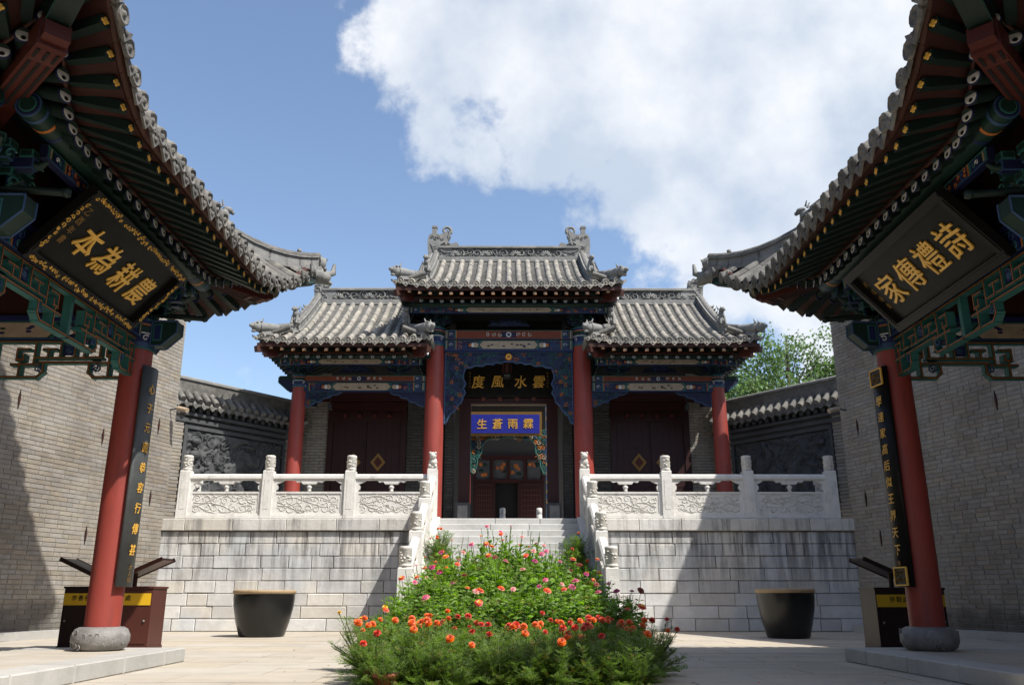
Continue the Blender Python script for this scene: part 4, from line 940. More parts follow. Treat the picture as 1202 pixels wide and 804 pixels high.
# central doorway (open)
g = G()
for sx in (-1, 1): g.box(sx * 1.13, sx * 1.46, WY - .14, WY + .2, PZ, 7.5, 'door_frame')
g.box(-1.46, 1.46, WY - .12, WY + .2, 6.42, 6.62, 'door_frame'); g.box(-1.46, 1.46, WY - .165, WY + .2, 6.26, 6.418, 'door_frame'); g.box(-1.7, 1.7, WY - .10, WY + .2, 7.48, 7.7, 'door_frame'); df = g.build('door_frame', hall, (0, WY, PZ))
g = G(); g.box(-1.13, 1.13, WY - .05, WY + .0, 6.235, 6.262, 'cream_paint'); g.build('lintel_strip', df, (0, WY, 6.2))
for x in (-.75, -.25, .25, .75): g = G(); g.lathe([(.06, 0), (.085, .02), (.085, .08), (.05, .10), (.02, .12)], V((x, WY - .16, 6.40)), 6, 'stud_red', True, (UX, UZ, -UY)); g.build('door_stud', df, (x, WY, 6.4))
for sx in (-1, 1):
    g = G(); g.box(sx * 1.10, sx * 1.50, WY - .62, WY - .17, PZ, 3.30, 'grey_clay'); g.box(sx * 1.07, sx * 1.53, WY - .66, WY - .16, PZ, 2.72, 'grey_clay'); g.box(sx * 1.16, sx * 1.44, WY - .635, WY - .61, 2.80, 3.22, 'ridge_stone'); g.build('gate_stone', hall, (sx * 1.3, WY, PZ))
    g = G(); 
    for k in range(9): g.obox((sx * 1.98, WY - .06, 3.2 + k * .42), (.09, .02, .16), None, 'gold_dull')
    g.box(sx * 1.88, sx * 2.08, WY - .075, WY - .048, 2.9, 7.0, 'lacquer'); 
    g.build('couplet_strip', hall, (sx * 2, WY, PZ))
# name board over the door
pb = thing('name_board', 'black board with four gold characters hanging over the open central door', 'plaque', (0, WY - .3, 6.7))
def tilt_frame(a): return V((0, -math.sin(a), math.cos(a)))
up = tilt_frame(R(8)); o = V((0, WY - .28, 6.93)); nn = UX.cross(up)
g = G(); g.obox(o, (2.66, .07, 1.0), (UX, -nn, up), 'lacquer_frame'); g.obox(o + nn * .03, (2.50, .03, .86), (UX, -nn, up), 'lacquer'); g.build('board', pb, o)
for i, ch in enumerate('度風水雲'): put_char(ch, o + nn * .055 + UX * (-.90 + i * .60 + (0, -.02, .06, 0)[i]) - up * .04, UX, up, .40, 'gold', pb, .004, .01, .95, .12)
for x in (-1.16, 1.16):
    for k in range(5): put_char('年月人水大' [k], o + nn * .052 + UX * x + up * (.22 - k * .10), UX, up, .075, 'gold_dull', pb, .0, .01, name='small_character')
pend = thing('hanging_lantern', 'small dark hexagonal lantern hanging before the name board', 'lantern', (0, HY + .9, 7.1))
g = G(); g.lathe([(.04, .42), (.17, .34), (.19, .30), (.15, .28), (.15, -.05), (.19, -.08), (.14, -.14), (.03, -.18)], V((-.05, HY + .9, 6.95)), 6, 'black_paint', False); g.tube([(-.05, HY + .9, 7.35), (-.05, HY + .9, 8.3)], .012, 5, 'dark_metal'); g.build('lantern_frame', pend, (0, HY + .9, 7.1))
g = G()
for q in range(6):
    a = q * math.pi / 3 + math.pi / 6; d = V((math.cos(a), math.sin(a), 0)); g.obox(V((-.05, HY + .9, 7.065)) + d * .133, (.09, .012, .26), (V((-d.y, d.x, 0)), d, UZ), 'stud_red')
g.build('lantern_pane', pend, (0, HY + .9, 7.1))
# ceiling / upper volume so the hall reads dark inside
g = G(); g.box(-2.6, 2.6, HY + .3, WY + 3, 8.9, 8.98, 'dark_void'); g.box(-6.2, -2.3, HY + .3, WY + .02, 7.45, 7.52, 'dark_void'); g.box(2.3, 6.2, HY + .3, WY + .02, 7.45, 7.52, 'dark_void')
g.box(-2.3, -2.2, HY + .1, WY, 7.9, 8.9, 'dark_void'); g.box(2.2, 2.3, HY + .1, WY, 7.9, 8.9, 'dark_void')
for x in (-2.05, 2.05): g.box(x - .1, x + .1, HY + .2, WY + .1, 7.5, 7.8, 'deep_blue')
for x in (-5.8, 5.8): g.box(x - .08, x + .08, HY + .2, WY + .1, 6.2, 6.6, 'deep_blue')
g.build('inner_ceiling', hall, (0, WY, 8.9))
for sx in (-1, 1):
    g = G(); c = V((sx * 5.02, HY + .5, 5.85)); g.tube([c + UZ * .5, c + UZ * .1], .02, 6, 'dark_metal'); g.obox(c, (.10, .22, .14), None, 'dark_metal'); tt = thing('spotlight', 'small dark spotlight hanging under the %s side bay of the hall' % ('left' if sx < 0 else 'right'), 'lamp', c); g.build('lamp_body', tt, c)

# ================================================================== COURT PAVILIONS
def fret_panels(t, A, d, L_, mx, n):
    """hanging fretwork frieze of painted bars under the beam"""
    A = V(A); d = V(d); n = V(n); Lh = L_ / 2
    B = [[((0, 0), (.30, 0)), ((.012, 0), (.012, -.46)), ((0, -.46), (.36, -.46)), ((.35, -.465), (.43, -.39)), ((.42, -.40), (.42, -.27)), ((.30, 0), (.30, -.21)), ((.08, -.09), (.21, -.09)), ((.21, -.08), (.21, -.19)), ((.13, -.18), (.21, -.18)), ((.135, -.14), (.135, -.19)), ((.17, -.19), (.17, -.46)), ((0, -.28), (.30, -.28)), ((.27, -.21), (.42, -.21))],
         [((.30, 0), (1.12, 0)), ((.30, -.27), (1.05, -.27)), ((.30, -.21), (1.12, -.21)), ((.42, -.10), (.58, -.10)), ((.50, -.10), (.50, -.21)), ((.62, 0), (.62, -.21)), ((.80, 0), (.80, -.21)), ((.86, -.10), (1.02, -.10)), ((.95, -.10), (.95, -.21))],
         [((1.12, 0), (Lh, 0)), ((1.0, -.27), (1.0, -.40)), ((.99, -.39), (1.07, -.465)), ((1.06, -.46), (Lh, -.46)), ((1.12, 0), (1.12, -.27)), ((1.20, -.10), (1.34, -.10)), ((1.34, -.09), (1.34, -.24)), ((1.25, -.235), (1.34, -.235)), ((1.255, -.17), (1.255, -.24)), ((1.29, -.24), (1.29, -.46)), ((1.05, -.30), (1.40, -.30))]]
    for half in (0, 1):
        o = A if not half else A + d * L_; dd = d if not half else -d
        for k, bars in enumerate(B):
            g = G(mx)
            for bi, (a, b) in enumerate(bars):
                e_ = .0016 * bi; p = o + dd * a[0] + UZ * (a[1] - .02); q = o + dd * b[0] + UZ * (b[1] - .02); y_ = q - p; l_ = y_.length; y_ = y_.normalized(); z_ = n; x_ = y_.cross(z_)
                g.obox((p + q) / 2, (.036, l_ + .034 - e_, .075 + 2 * e_), (x_, y_, z_), 'teal')
                for sg in (-1, 1):
                    g.obox((p + q) / 2 + z_ * sg * (.038 + e_), (.022, l_ + .020, .006), (x_, y_, z_), 'green'); g.obox((p + q) / 2 + z_ * sg * (.0415 + e_), (.008, l_ + .018, .006), (x_, y_, z_), 'orange_paint')
            for c in {0: ((.36, -.35),), 1: ((.71, -.12),), 2: ((1.07, -.36),)}[k]:
                for sg in (-1, 1): g.tube(spiral(o + dd * c[0] + UZ * c[1] + n * .03 * sg, .065, 1.2, 1, dd, UZ, n, 1, 10), .014, 5, 'sky_blue', .008)
                if k == 1: g.obox(o + dd * c[0] + UZ * c[1], (.13, .05, .13), (dd, n, UZ), 'blue'); g.obox(o + dd * c[0] + UZ * c[1], (.05, .07, .05), (dd, n, UZ), 'sky_blue')
            g.build('fret_panel', t, o)
    g = G(mx); g.obox(A + d * Lh - UZ * .25, (.06, .085, .48), (d, n, UZ), 'teal'); g.build('centre_stile', t, A + d * Lh)

def pavilion(mx, lab):
    CX_, CY_, a = -6.48, 8.62, 1.78; FZ = .16
    t = thing('court_pavilion', lab, 'pavilion', (CX_ * mx, CY_, FZ))
    C = V((CX_, CY_, 0))
    def q_(v): return max(0, (abs(v) - 1.68) / 1.9)
    def de(v): return 3.28 + .30 * q_(v) ** 1.6
    def ze(v): return 4.72 + .97 * q_(v) ** 1.9
    def zc(d): x = 3.28 - d; return 4.72 + .70 * x + .085 * x * x
    def HT(d, v): return zc(d) + (ze(v) - 4.72) * max(0, min(1.15, d / de(v))) ** .8 + .035
    def under(p, gap):
        dx, dy = abs(p.x - CX_), abs(p.y - CY_); d, v = max(dx, dy), min(dx, dy); q = V(p); q.z = min(q.z, HT(min(d, de(v)), v) - gap); return q
    # --- roof surfaces and tiles
    rg = G(mx); sides = [(UX, UY), (UY, -UX), (-UY, UX), (-UX, -UY)]; nv = 44; nd = 12
    for f, l_ in sides:
        vs = []
        for i in range(nv + 1):
            v = -3.58 + 7.16 * i / nv
            for j in range(nd + 1):
                d = de(v) + (abs(v) - de(v)) * j / nd
                vs.append(C + f * d + l_ * v + UZ * HT(d, v))
        fs = [(i * (nd + 1) + j, (i + 1) * (nd + 1) + j, (i + 1) * (nd + 1) + j + 1, i * (nd + 1) + j + 1) for i in range(nv) for j in range(nd)]
        if f.cross(l_).z < 0: fs = [q[::-1] for q in fs]
        rg.add(vs, fs, 'tile_joined', True)
    roof = rg.build('roof', t, C + UZ * 4.72)
    n_ = 28; sp = 7.16 / n_
    for si, (f, l_) in enumerate(sides):
        rowg = G(mx)
        for i in range(n_):
            v = -3.58 + sp * (i + .5); d0 = de(v); d1 = abs(v)
            k = max(2, int((d0 - d1) / .3)); pts = [C + f * (d0 + (d1 - d0) * j / k) + l_ * v + UZ * (HT(d0 + (d1 - d0) * j / k, v) + .02) for j in range(k + 1)]
            if si < 1:
                for p, q in zip(pts[:-1], pts[1:]): inst('barrel_tile', ROLLW, along(p, q + (q - p) * .05), roof, mx)
            else: rowg.tube(pts, .075, 8, 'tile_weathered')
            p = pts[0]; o_ = V((f.x, f.y, 0))
            if si < 3:
                inst('tile_end', TENDW, frame(p + UZ * .01, f.cross(UZ) * -1 if False else UZ.cross(f) , -f, UZ), roof, mx)
        if rowg.v: rowg.build('tile_row', roof, C + f * 3, 'stuff')
        if si < 3:
            for i in range(n_ + 1):
                v = -3.58 + sp * i; p = C + f * (de(v) + .01) + l_ * v + UZ * (ze(v) - .02); inst('drip_tile', DRIPW, frame(p, UZ.cross(f), -f, UZ, (.95, 1, 1)), roof, mx)
    # --- hip ridges with beasts
    for sa, sb in ((1, 1), (1, -1), (-1, 1), (-1, -1)):
        dg = V((sa, sb, 0)); pts = [C + dg * e + UZ * (HT(e, e) + .0) for e in (.2, .7, 1.2, 1.7, 2.1, 2.36)]; g = G(mx); ridge_run(g, pts, .20, .42)
        e = pts[-1] + UZ * .05; g.build('hip_ridge', t, pts[0])
        g = G(mx); beast(g, e + dg * .06 + UZ * .12, dg.normalized(), .55); g.build('ridge_beast', t, e)
        pts = [C + dg * e + UZ * (HT(e, e) + .0) for e in (2.36, 2.55, 2.75, 2.95, 3.15, 3.32, 3.47, 3.56)]; g = G(mx); ridge_run(g, pts, .17, .25); 
        p = pts[-1] + UZ * .12; g.tube([p - dg * .02, p + dg * .05], .12, 10, 'ridge_stone'); g.ball(pts[-3] + UZ * .32, .04, 'ridge_stone', 6); g.build('hip_ridge', t, pts[0])
        # two stacked hip rafters and the clay head on the upper one
        def hp(e, z): return C + dg * e + UZ * z
        dd = dg.normalized(); x_ = dd.cross(UZ)
        def beam(g, p, q, w_, h_, m):
            y_ = (q - p).normalized(); xx = y_.cross(UZ).normalized(); zz = xx.cross(y_); g.obox((p + q) / 2, (w_, (q - p).length, h_), (xx, y_, zz), m)
        g = G(mx); beam(g, hp(1.3, 5.02), hp(2.96, 4.92), .22, .24, 'red_wood'); beam(g, hp(2.76, 4.86), hp(3.02, 4.91), .19, .13, 'red_wood')
        for o_ in (-.07, 0, .07): beam(g, hp(2.1 , 4.848) + x_ * o_, hp(2.9, 4.80) + x_ * o_, .022, .012, 'dark_void')
        g.build('lower_hip_rafter', t, hp(2, 5))
        g = G(mx); beam(g, hp(1.6, 5.05), hp(2.68, 4.93), .17, .20, 'green_rafter'); beam(g, hp(2.66, 4.93), hp(3.50, 5.37), .17, .19, 'green_rafter'); beam(g, hp(2.7, 4.865), hp(3.48, 5.28), .176, .012, 'teal')
        hr = g.build('upper_hip_rafter', t, hp(2.5, 5.2))
        g = G(mx); p = hp(3.54, 5.45); M_ = (dd, x_, UZ); g.tube([p - dd * .16, p + dd * .06], [.115, .13], 8, 'ridge_stone'); g.ball(p + dd * .12, .125, 'ridge_stone', 8, (1.2, .85, .95), M_)
        g.tube([p + dd * .18 + UZ * .04, p + dd * .30 + UZ * .10, p + dd * .32 + UZ * .26], [.06, .05, .02], 6, 'ridge_stone'); g.tube([p + dd * .16 - UZ * .06, p + dd * .28 - UZ * .08], [.06, .03], 6, 'ridge_stone')
        for q in (-1, 1): g.ball(p + dd * .1 + x_ * q * .08 + UZ * .10, .035, 'ridge_stone', 6)
        g.build('clay_head', hr, p)
    # --- rafters
    st = .226; m_ = 15
    for si, (f, l_) in enumerate(sides[:3]):
        sof = []; 
        for i in range(-m_, m_ + 1):
            v = i * st; av = abs(v); sg = 1 if v >= 0 else -1
            v0 = v if av < 1.6 else sg * (1.6 + (av - 1.6) * .16); d0 = 1.33 if av < 1.6 else 1.33 + (av - 1.6) * .16
            D = de(v); dz = (ze(v) - 4.72)
            tip2 = C + f * (D - .12) + l_ * v + UZ * (ze(v) - .105)
            start = C + f * d0 + l_ * v0 + UZ * (5.36 + dz * .10)
            pl = V((tip2.x - start.x, tip2.y - start.y, 0)); tl = pl.length; pl.normalize()
            eye = V((start.x, start.y, 0)) + pl * (tl - .58) + UZ * (4.69 + dz * .72)
            eye = under(eye, .15); start = under(start, .15)
            ra = inst('rafter', RAF_G, along(eye, start), t, mx)
            pf = V((pl.x, pl.y, 0)); inst('painted_eye', EYE, frame(eye + pf * .004, UZ.cross(pf), -pf, UZ), ra, mx)
            back = eye - pl * .42 + UZ * .30
            back.z = eye.z + .115 + .42 * (start.z - eye.z) / max(tl - .58, .3)
            back = under(back, .09)
            fr = inst('flying_rafter', RAF_S, along(tip2, back), t, mx); inst('gold_flower', GOLDEND, frame(tip2 + pf * .003, UZ.cross(pf), -pf, UZ), fr, mx)
            top = (start - eye).normalized(); sof.append((start + UZ * .07, eye + UZ * .075, eye + UZ * .13 + pl * .0, tip2 + UZ * .05 + pl * .03, tip2 + UZ * .115 + pl * .05))
        # end lines to the hips
        for sgn in (-1, 1):
            v = 3.54 * sgn; D = de(v); dz = ze(v) - 4.72; tip = C + f * (D - .1) + l_ * v + UZ * (ze(v) - .105); s0 = C + f * 1.6 + l_ * 1.6 * sgn + UZ * (5.45); e_ = C + f * (D - .52) + l_ * (abs(v) - .46) * sgn + UZ * (4.72 + dz * .72)
            q = (s0 + UZ * .07, e_ + UZ * .075, e_ + UZ * .13, tip + UZ * .05, tip + UZ * .115)
            q = tuple(under(p_, .02) for p_ in q)
            if sgn < 0: sof.insert(0, q)
            else: sof.append(q)
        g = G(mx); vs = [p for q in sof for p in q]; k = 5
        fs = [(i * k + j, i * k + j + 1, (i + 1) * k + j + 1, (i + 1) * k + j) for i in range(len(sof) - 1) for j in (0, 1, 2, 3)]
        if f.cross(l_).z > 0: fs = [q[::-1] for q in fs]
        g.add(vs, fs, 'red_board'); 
        for i in range(len(sof) - 1):       # fascia under the tiles, and the strip over the round rafters
            for a_, b_, m2, th in ((4, 4, 'fascia', .055), (1, 1, 'fascia', .022)): g.tube([sof[i][a_] , sof[i + 1][a_]], th, 4, m2, cap=False)
        g.build('soffit_board', t, C + f * 3)
    # --- frame: beams, friezes, brackets, columns
    cor = [(1, 1), (1, -1), (-1, -1), (-1, 1)]
    for sa, sb in cor:
        px, py = CX_ + a * sa, CY_ + a * sb
        c = column(t, px, py, FZ, 3.80, .195, 0, mx, base=False)
        g = G(mx); g.lathe([(.235, 0), (.285, .03), (.315, .10), (.315, .17), (.28, .235), (.24, .255), (.20, .26)], (px, py, FZ), 28, 'drum_stone')
        for k in range(30):
            q = rng.uniform(0, 6.28); z = rng.uniform(.05, .21); d = V((math.cos(q), math.sin(q), 0)); g.tube(spiral(V((px, py, FZ + z)) + d * .308, .035, 1, q, V((-d.y, d.x, 0)), UZ, d, 1, 6), .008, 4, 'drum_stone')
        g.build('carved_drum', c, (px, py, FZ))
        g = G(mx); capital(g, px, py, 3.72, 4.12, .19)
        for f, l_ in ((V((sa, 0, 0)), UY), (V((0, sb, 0)), UX)):     # beam noses crossing at the corner
            o = V((px, py, 3.93)) + f * .16
            g.prism([(0, -.15), (.16, -.15), (.34, .02), (.34, .17), (0, .17)], o, f, UZ, .19, 'green')
            for p, q in (((.02, -.15), (.16, -.15)), ((.16, -.15), (.34, .02)), ((.34, .02), (.34, .17)), ((.34, .17), (.02, .17)), ((.02, .17), (.02, -.15))):
                for s_ in (-1, 1): g.tube([o + f * p[0] + UZ * p[1] + l_ * s_ * .096, o + f * q[0] + UZ * q[1] + l_ * s_ * .096], .012, 4, 'sky_blue')
            for s_ in (-1, 1): g.ebox(o + f * .10 + UZ * .02 + l_ * s_ * .095, (.11, .012, .22) if True else 0, (f, l_, UZ), 'teal', 'blue', .016)
            g.tube([V((px, py, 4.22)) + f * .1, V((px, py, 4.16)) + f * .78], .035, 6, 'green_rafter'); g.ball(V((px, py, 4.16)) + f * .80, .05, 'green_rafter', 6)
        g.build('painted_capital', t, (px, py, 3.9))
        g = G(mx)
        for f, l_ in ((V((sa, 0, 0)), UY), (V((0, sb, 0)), UX)): bracket(g, (px, py, 4.10), f, l_, .80, 2, False)
        bracket(g, (px, py, 4.13), V((sa, sb, 0)).normalized(), V((-sb, sa, 0)).normalized(), .78, 2, False)
        g.build('bracket_set', t, (px, py, 4.1))
    fr = [((CX_ + a, CY_ - a + .15), UY), ((CX_ + a - .15, CY_ + a), -UX), ((CX_ - a, CY_ + a - .15), -UY), ((CX_ - a + .15, CY_ - a), UX)]
    for i, ((x, y_), d) in enumerate(fr):
        A = V((x, y_, 0)); L_ = 2 * a - .3; n = V((d.y, -d.x, 0))
        painted_beam(t, A + UZ * 3.98, A + d * L_ + UZ * 3.98, .24, .17, mx, 'blue', both=True)
        g = G(mx); g.obox(A + d * L_ / 2 + UZ * 4.13, (L_ + .5, .26, .06), (d, -n, UZ), 'blue'); g.build('plate_beam', t, A)
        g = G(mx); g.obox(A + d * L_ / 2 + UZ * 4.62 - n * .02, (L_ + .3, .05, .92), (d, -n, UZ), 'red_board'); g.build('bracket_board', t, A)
        fret_panels(t, A + UZ * 3.86, d, L_, mx, n)
        g = G(mx); P0 = A - d * .55 + n * .58 + UZ * 4.79; P1 = A + d * (L_ + .55) + n * .58 + UZ * 4.79
        g.tube([P0, P1], .115, 16, 'green'); 
        for p, dd in ((P0, -d), (P1, d)):
            u_ = dd.cross(UZ)
            for r_, m2, o_ in ((.117, 'sky_blue', .010), (.100, 'deep_blue', .016), (.080, 'teal', .022), (.066, 'green', .028)): g.lathe([(r_, 0), (r_ * .98, o_)], p, 18, m2, True, (u_, UZ, dd))
            for k in range(3): g.lathe([(.118, 0), (.118, .035)], p - dd * (.12 + k * .16), 16, ('sky_blue', 'orange_paint', 'blue')[k], True, (u_, UZ, dd))
        g.build('eave_purlin', t, P0)
        painted_beam(t, A - d * .1 + n * .50 + UZ * 4.60, A + d * (L_ + .1) + n * .50 + UZ * 4.60, .13, .07, mx, 'dark', 'eave_beam')
    g = G(mx); g.box(CX_ - 1.7, CX_ + 1.7, CY_ - 1.7, CY_ + 1.7, 5.05, 5.12, 'red_board')
    for k in range(5): g.box(CX_ - 1.65, CX_ + 1.65, CY_ - 1.4 + k * .7 - .05, CY_ - 1.4 + k * .7 + .05, 4.96, 5.05, 'deep_blue')
    g.build('ceiling', t, (CX_, CY_, 5))
    # --- floor slab with kerb stones
    g = G(mx); x0, x1, y0, y1 = -8.9, -3.92, 3.0, 11.0; g.box(x0, x1 - .36, y0, y1 - .36, -.005, FZ - .006, 'mortar'); g.build('floor_core', t, (x1, y0, 0))
    yy = y0
    while yy < y1 - .05:
        l_ = min(1.05, y1 - yy); 
        if y1 - yy - l_ < .3: l_ = y1 - yy
        g = G(mx); g.block(V((x1 - .19, yy + l_ / 2, FZ / 2)), (l_ - .012, .38, FZ), (UY, -UX, UZ), 'kerb_stone', .012); g.build('kerb_stone', t, (x1, yy, 0)); yy += l_
    xx = x1 - .38
    while xx > x0 + .05:
        l_ = min(1.1, xx - x0); g = G(mx); g.block(V((xx - l_ / 2, y1 - .19, FZ / 2)), (l_ - .012, .38, FZ), (UX, -UY, UZ), 'kerb_stone', .012); g.build('kerb_stone', t, (xx, y1, 0)); xx -= l_
    yy = y0; r_ = 0
    while yy < y1 - .4:
        xx = x1 - .385
        for k in range(6):
            w_ = .86; g = G(mx); d_ = min(.86, y1 - .38 - yy)
            if d_ > .05: g.box(xx - w_ + .01, xx, yy, yy + d_ - .01, 0, FZ - .001 * rng.random(), 'paving'); g.build('floor_slab', t, (xx, yy, 0))
            xx -= w_ + .0
        yy += .86
    return t
pavL = pavilion(1, 'left court pavilion with red column, green rafters and painted fretwork, touched by sun')
def added_storey(t):  # unseen storey, added so its eave casts the shadow on the left wall
    CX_, CY_ = -6.4, 8.5; g = G(); g.box(-9.0, -6.45, 6.6, 9.3, 6.3, 10.6, 'red_wood'); g.build('added_wall', t, (CX_, CY_, 7))
    for x in (-9.0, -6.4):
        for y_ in (6.6, 9.3): g = G(); g.tube([(x, y_, 6.3), (x, y_, 10.7)], .17, 16, 'red_column'); g.build('added_column', t, (x, y_, 6.3))
    g = G(); g.box(-9.2, -6.25, 6.4, 9.5, 10.3, 10.62, 'deep_blue'); g.build('added_beam', t, (CX_, CY_, 10.4))
    g = G(); x0, x1, y0, y1, z = -10.0, -2.8, 4.6, 12.4, 11.05; cx, zt_ = CX_, 14.6; ring = [V((x0, y0, z)), V((x1, y0, z)), V((x1, y1, z)), V((x0, y1, z))]; r0, r1 = V((cx, 7.6, zt_)), V((cx, 9.4, zt_))
    g.add(ring + [r0, r1], [(0, 1, 4), (1, 2, 5, 4), (2, 3, 5), (3, 0, 4, 5)], 'tile_joined'); low = [p - UZ * .16 for p in ring] + [V((-9, 6.6, 10.7)), V((-6.4, 6.6, 10.7)), V((-6.4, 9.3, 10.7)), V((-9, 9.3, 10.7))]
    g.add(low, [(1, 0, 4, 5), (2, 1, 5, 6), (3, 2, 6, 7), (0, 3, 7, 4)], 'red_board'); g.add(ring + [p - UZ * .16 for p in ring], [(0, 4, 5, 1), (1, 5, 6, 2), (2, 6, 7, 3), (3, 7, 4, 0)], 'fascia'); rf = g.build('added_roof', t, (CX_, CY_, 11))
    g = G()
    for k in range(26):
        v = .15 + k * .30
        for xe, sg in ((x0, 1), (x1, -1)):
            y_ = y0 + v; d = min(v, 7.8 - v, 3.6); g.tube([(xe, y_, z + .05), (xe + sg * d, y_, z + .05 + d * .985)], .075, 6, 'tile')
        if v < 7.2:
            for ye, sg in ((y0, 1), (y1, -1)): x = x0 + v; d = min(v, 7.2 - v, 3.6); g.tube([(x, ye, z + .05), (x, ye + sg * d * .83, z + .05 + d * .985)], .075, 6, 'tile')
    g.build('tile_row', rf, (CX_, CY_, 11), 'stuff')
    for k in range(26):                     # rafters under the added upper eaves
        v = .2 + k * .296; f_ = lambda e, i: e + (i - e) * .82
        for xe, xi in ((x1, -6.4), (x0, -9.0)): inst('added_rafter', RAF_G, along(V((xe, y0 + v, z - .22)), V((f_(xe, xi), f_(y0 + v, min(max(y0 + v, 6.6), 9.3)), 10.72))), t)
        if k < 24:
            for ye, yi in ((y1, 9.3), (y0, 6.6)): inst('added_rafter', RAF_G, along(V((x0 + v, ye, z - .22)), V((f_(x0 + v, min(max(x0 + v, -9), -6.4)), f_(ye, yi), 10.72))), t)
    g = G()
    for p, q in zip(ring, (r0, r0, r1, r1)): ridge_run(g, [p, q], .2, .3)
    ridge_run(g, [r0, r1], .25, .4); g.build('added_ridge', t, (CX_, CY_, 14))
added_storey(pavL)
pavR = pavilion(-1, 'right court pavilion with red column, green rafters and painted fretwork, wholly in shade')

def plaque(mx, chars, small, lab, ornate):
    up = V((.68, 0, .733)).normalized(); ux = UY; n = ux.cross(up); o = V((-4.30, 8.61, 4.20)); W_, H_ = 2.38, .92
    if mx < 0: up = V((-up.x, 0, up.z)); ux = -UY; n = ux.cross(up); o = V((4.30, 8.61, 4.20))
    t = thing('name_board', lab, 'plaque', o); M_ = (ux, -n, up)
    g = G(); g.obox(o, (W_ - .1, .05, H_ - .1), M_, 'lacquer'); g.build('board', t, o)
    for i, (a, b, w_, h_) in enumerate(((0, H_ / 2 - .05, W_, .10), (0, -H_ / 2 + .05, W_, .10), (W_ / 2 - .05, 0, .10, H_ - .2), (-W_ / 2 + .05, 0, .10, H_ - .2))):
        g = G(); c = o + ux * a + up * b + n * .035; g.obox(c, (w_, .10, h_), M_, 'lacquer_frame')
        lx = w_ > h_; g.obox(c + n * .052, ((w_ - .02) if lx else .045, .012, .045 if lx else h_), M_, 'lacquer_frame'); f_ = g.build('frame', t, c)
        if ornate:
            g = G(); L_ = w_ if lx else h_; k = int(L_ / .055)
            for q in range(k):
                s_ = -L_ / 2 + (q + .5) * L_ / k; p = c + (ux if lx else up) * s_ + n * .056 + (up if lx else ux) * rng.uniform(-.016, .016)
                if abs(s_) > L_ / 2 - .06: continue
                if lx and (q % 11) < 1: continue
                g.tube(spiral(p, rng.uniform(.022, .034), 1.1, rng.uniform(0, 6), ux, up, n, rng.choice((-1, 1)), 7), .0075, 4, 'gold', .005)
                if rng.random() < .6: g.ball(p + ux * rng.uniform(-.02, .02), .013, 'gold', 6, (1, .5, 1))
            g.build('gilt_scroll', f_, c)
    return t, o, ux, up, n
t, o, ux, up, n = plaque(1, '', '', 'black plaque with gilt scroll border and four gold characters on the left pavilion', True)
for i, (ch, a) in enumerate(zip('本為耕農', (-.60, -.17, .30, .74))): put_char(ch, o + ux * a + n * .030 + up * (.02, .0, -.02, -.02)[i], ux, up, .40, 'gold', t, .004, .022, .90, .22)
for i, ch in enumerate('乙酉年書'): put_char(ch, o + ux * (-.96 + i * .012) + n * .03 + up * (.24 - i * .12), ux, up, .10, 'gold_dull', t, .0, .01, name='small_character')
t, o, ux, up, n = plaque(-1, '', '', 'black plaque with plain frame and four gold characters on the right pavilion', False)
for i, (ch, a) in enumerate(zip('家傳禮詩', (-.68, -.22, .26, .74))): put_char(ch, o + ux * a + n * .030, ux, up, .42, 'gold', t, .001, .024, .93, .0)
for i, ch in enumerate('丙戌春書'): put_char(ch, o + ux * (-1.0) + n * .03 + up * (.22 - i * .12), ux, up, .085, 'gold_dull', t, .0, .01, name='small_character')

def couplet(mx, text, sig, lab, orn):
    cx, cy = -4.7, 10.4; n = V((.985, -.17, 0)).normalized(); 
    if mx < 0: n = V((-n.x, n.y, 0)); cx = -cx
    ux = V((-n.y, n.x, 0)); z0, z1 = .86, 3.50; r = .225
    t = thing('couplet_board', lab, 'sign', (cx, cy, z0)); g = G(); k = 8; vs = []; W_ = .60   # curved board hugging the shaft, half angle
    for z in (z0, z1):
        for rr in (r, r + .035):
            for i in range(k + 1):
                a = -W_ + 2 * W_ * i / k; vs.append(V((cx, cy, z)) + n * (rr * math.cos(a)) + ux * (rr * math.sin(a) * 1.12))
    m_ = k + 1; fs = []
    for i in range(k):
        fs += [(m_ + i, m_ + i + 1, 3 * m_ + i + 1, 3 * m_ + i), (i + 1, i, 2 * m_ + i, 2 * m_ + i + 1), (i, i + 1, m_ + i + 1, m_ + i), (2 * m_ + i + 1, 2 * m_ + i, 3 * m_ + i, 3 * m_ + i + 1)]
    fs += [(0, m_, 3 * m_, 2 * m_), (m_ - 1 + m_, m_ - 1, 3 * m_ - 1, 4 * m_ - 1)]
    g.add(vs, fs, 'board_sunlit' if mx > 0 else 'lacquer_frame', True); g.build('board', t, (cx, cy, z0))
    zt = z1 - .16
    if orn:
        for z in (z0 + .12, z1 - .12):
            g = G(); c = V((cx, cy, z)) + n * (r + .040)
            for a, b, w_, h_ in ((0, .1, .24, .016), (0, -.1, .24, .016), (.115, 0, .016, .2), (-.115, 0, .016, .2)): g.obox(c + ux * a + UZ * b, (w_, .02, h_), (ux, -n, UZ), 'gold')
            g.obox(c - n * .01, (.24, .02, .2), (ux, -n, UZ), 'black_paint'); scroll(g, c - ux * .09 - UZ * .08 + n * .004, ux, UZ, .18, .16, ['gold_dull'], .006, .06, rng, .4); g.build('gilt_square', t, c)
        zt = z1 - .32
    L_ = (zt - (z0 + (.32 if orn else .30))) / len(text)
    for i, ch in enumerate(text): put_char(ch, V((cx, cy, zt - (i + .5) * L_)) + n * (r + .040), ux, UZ, .135, 'gold', t, .0, .008, .9, .12)
    for i, ch in enumerate(sig): put_char(ch, V((cx, cy, z0 + (.27 if orn else .22) - i * .07)) + n * (r + .040), ux, UZ, .065, 'gold_dull', t, 0, .006, name='small_character')
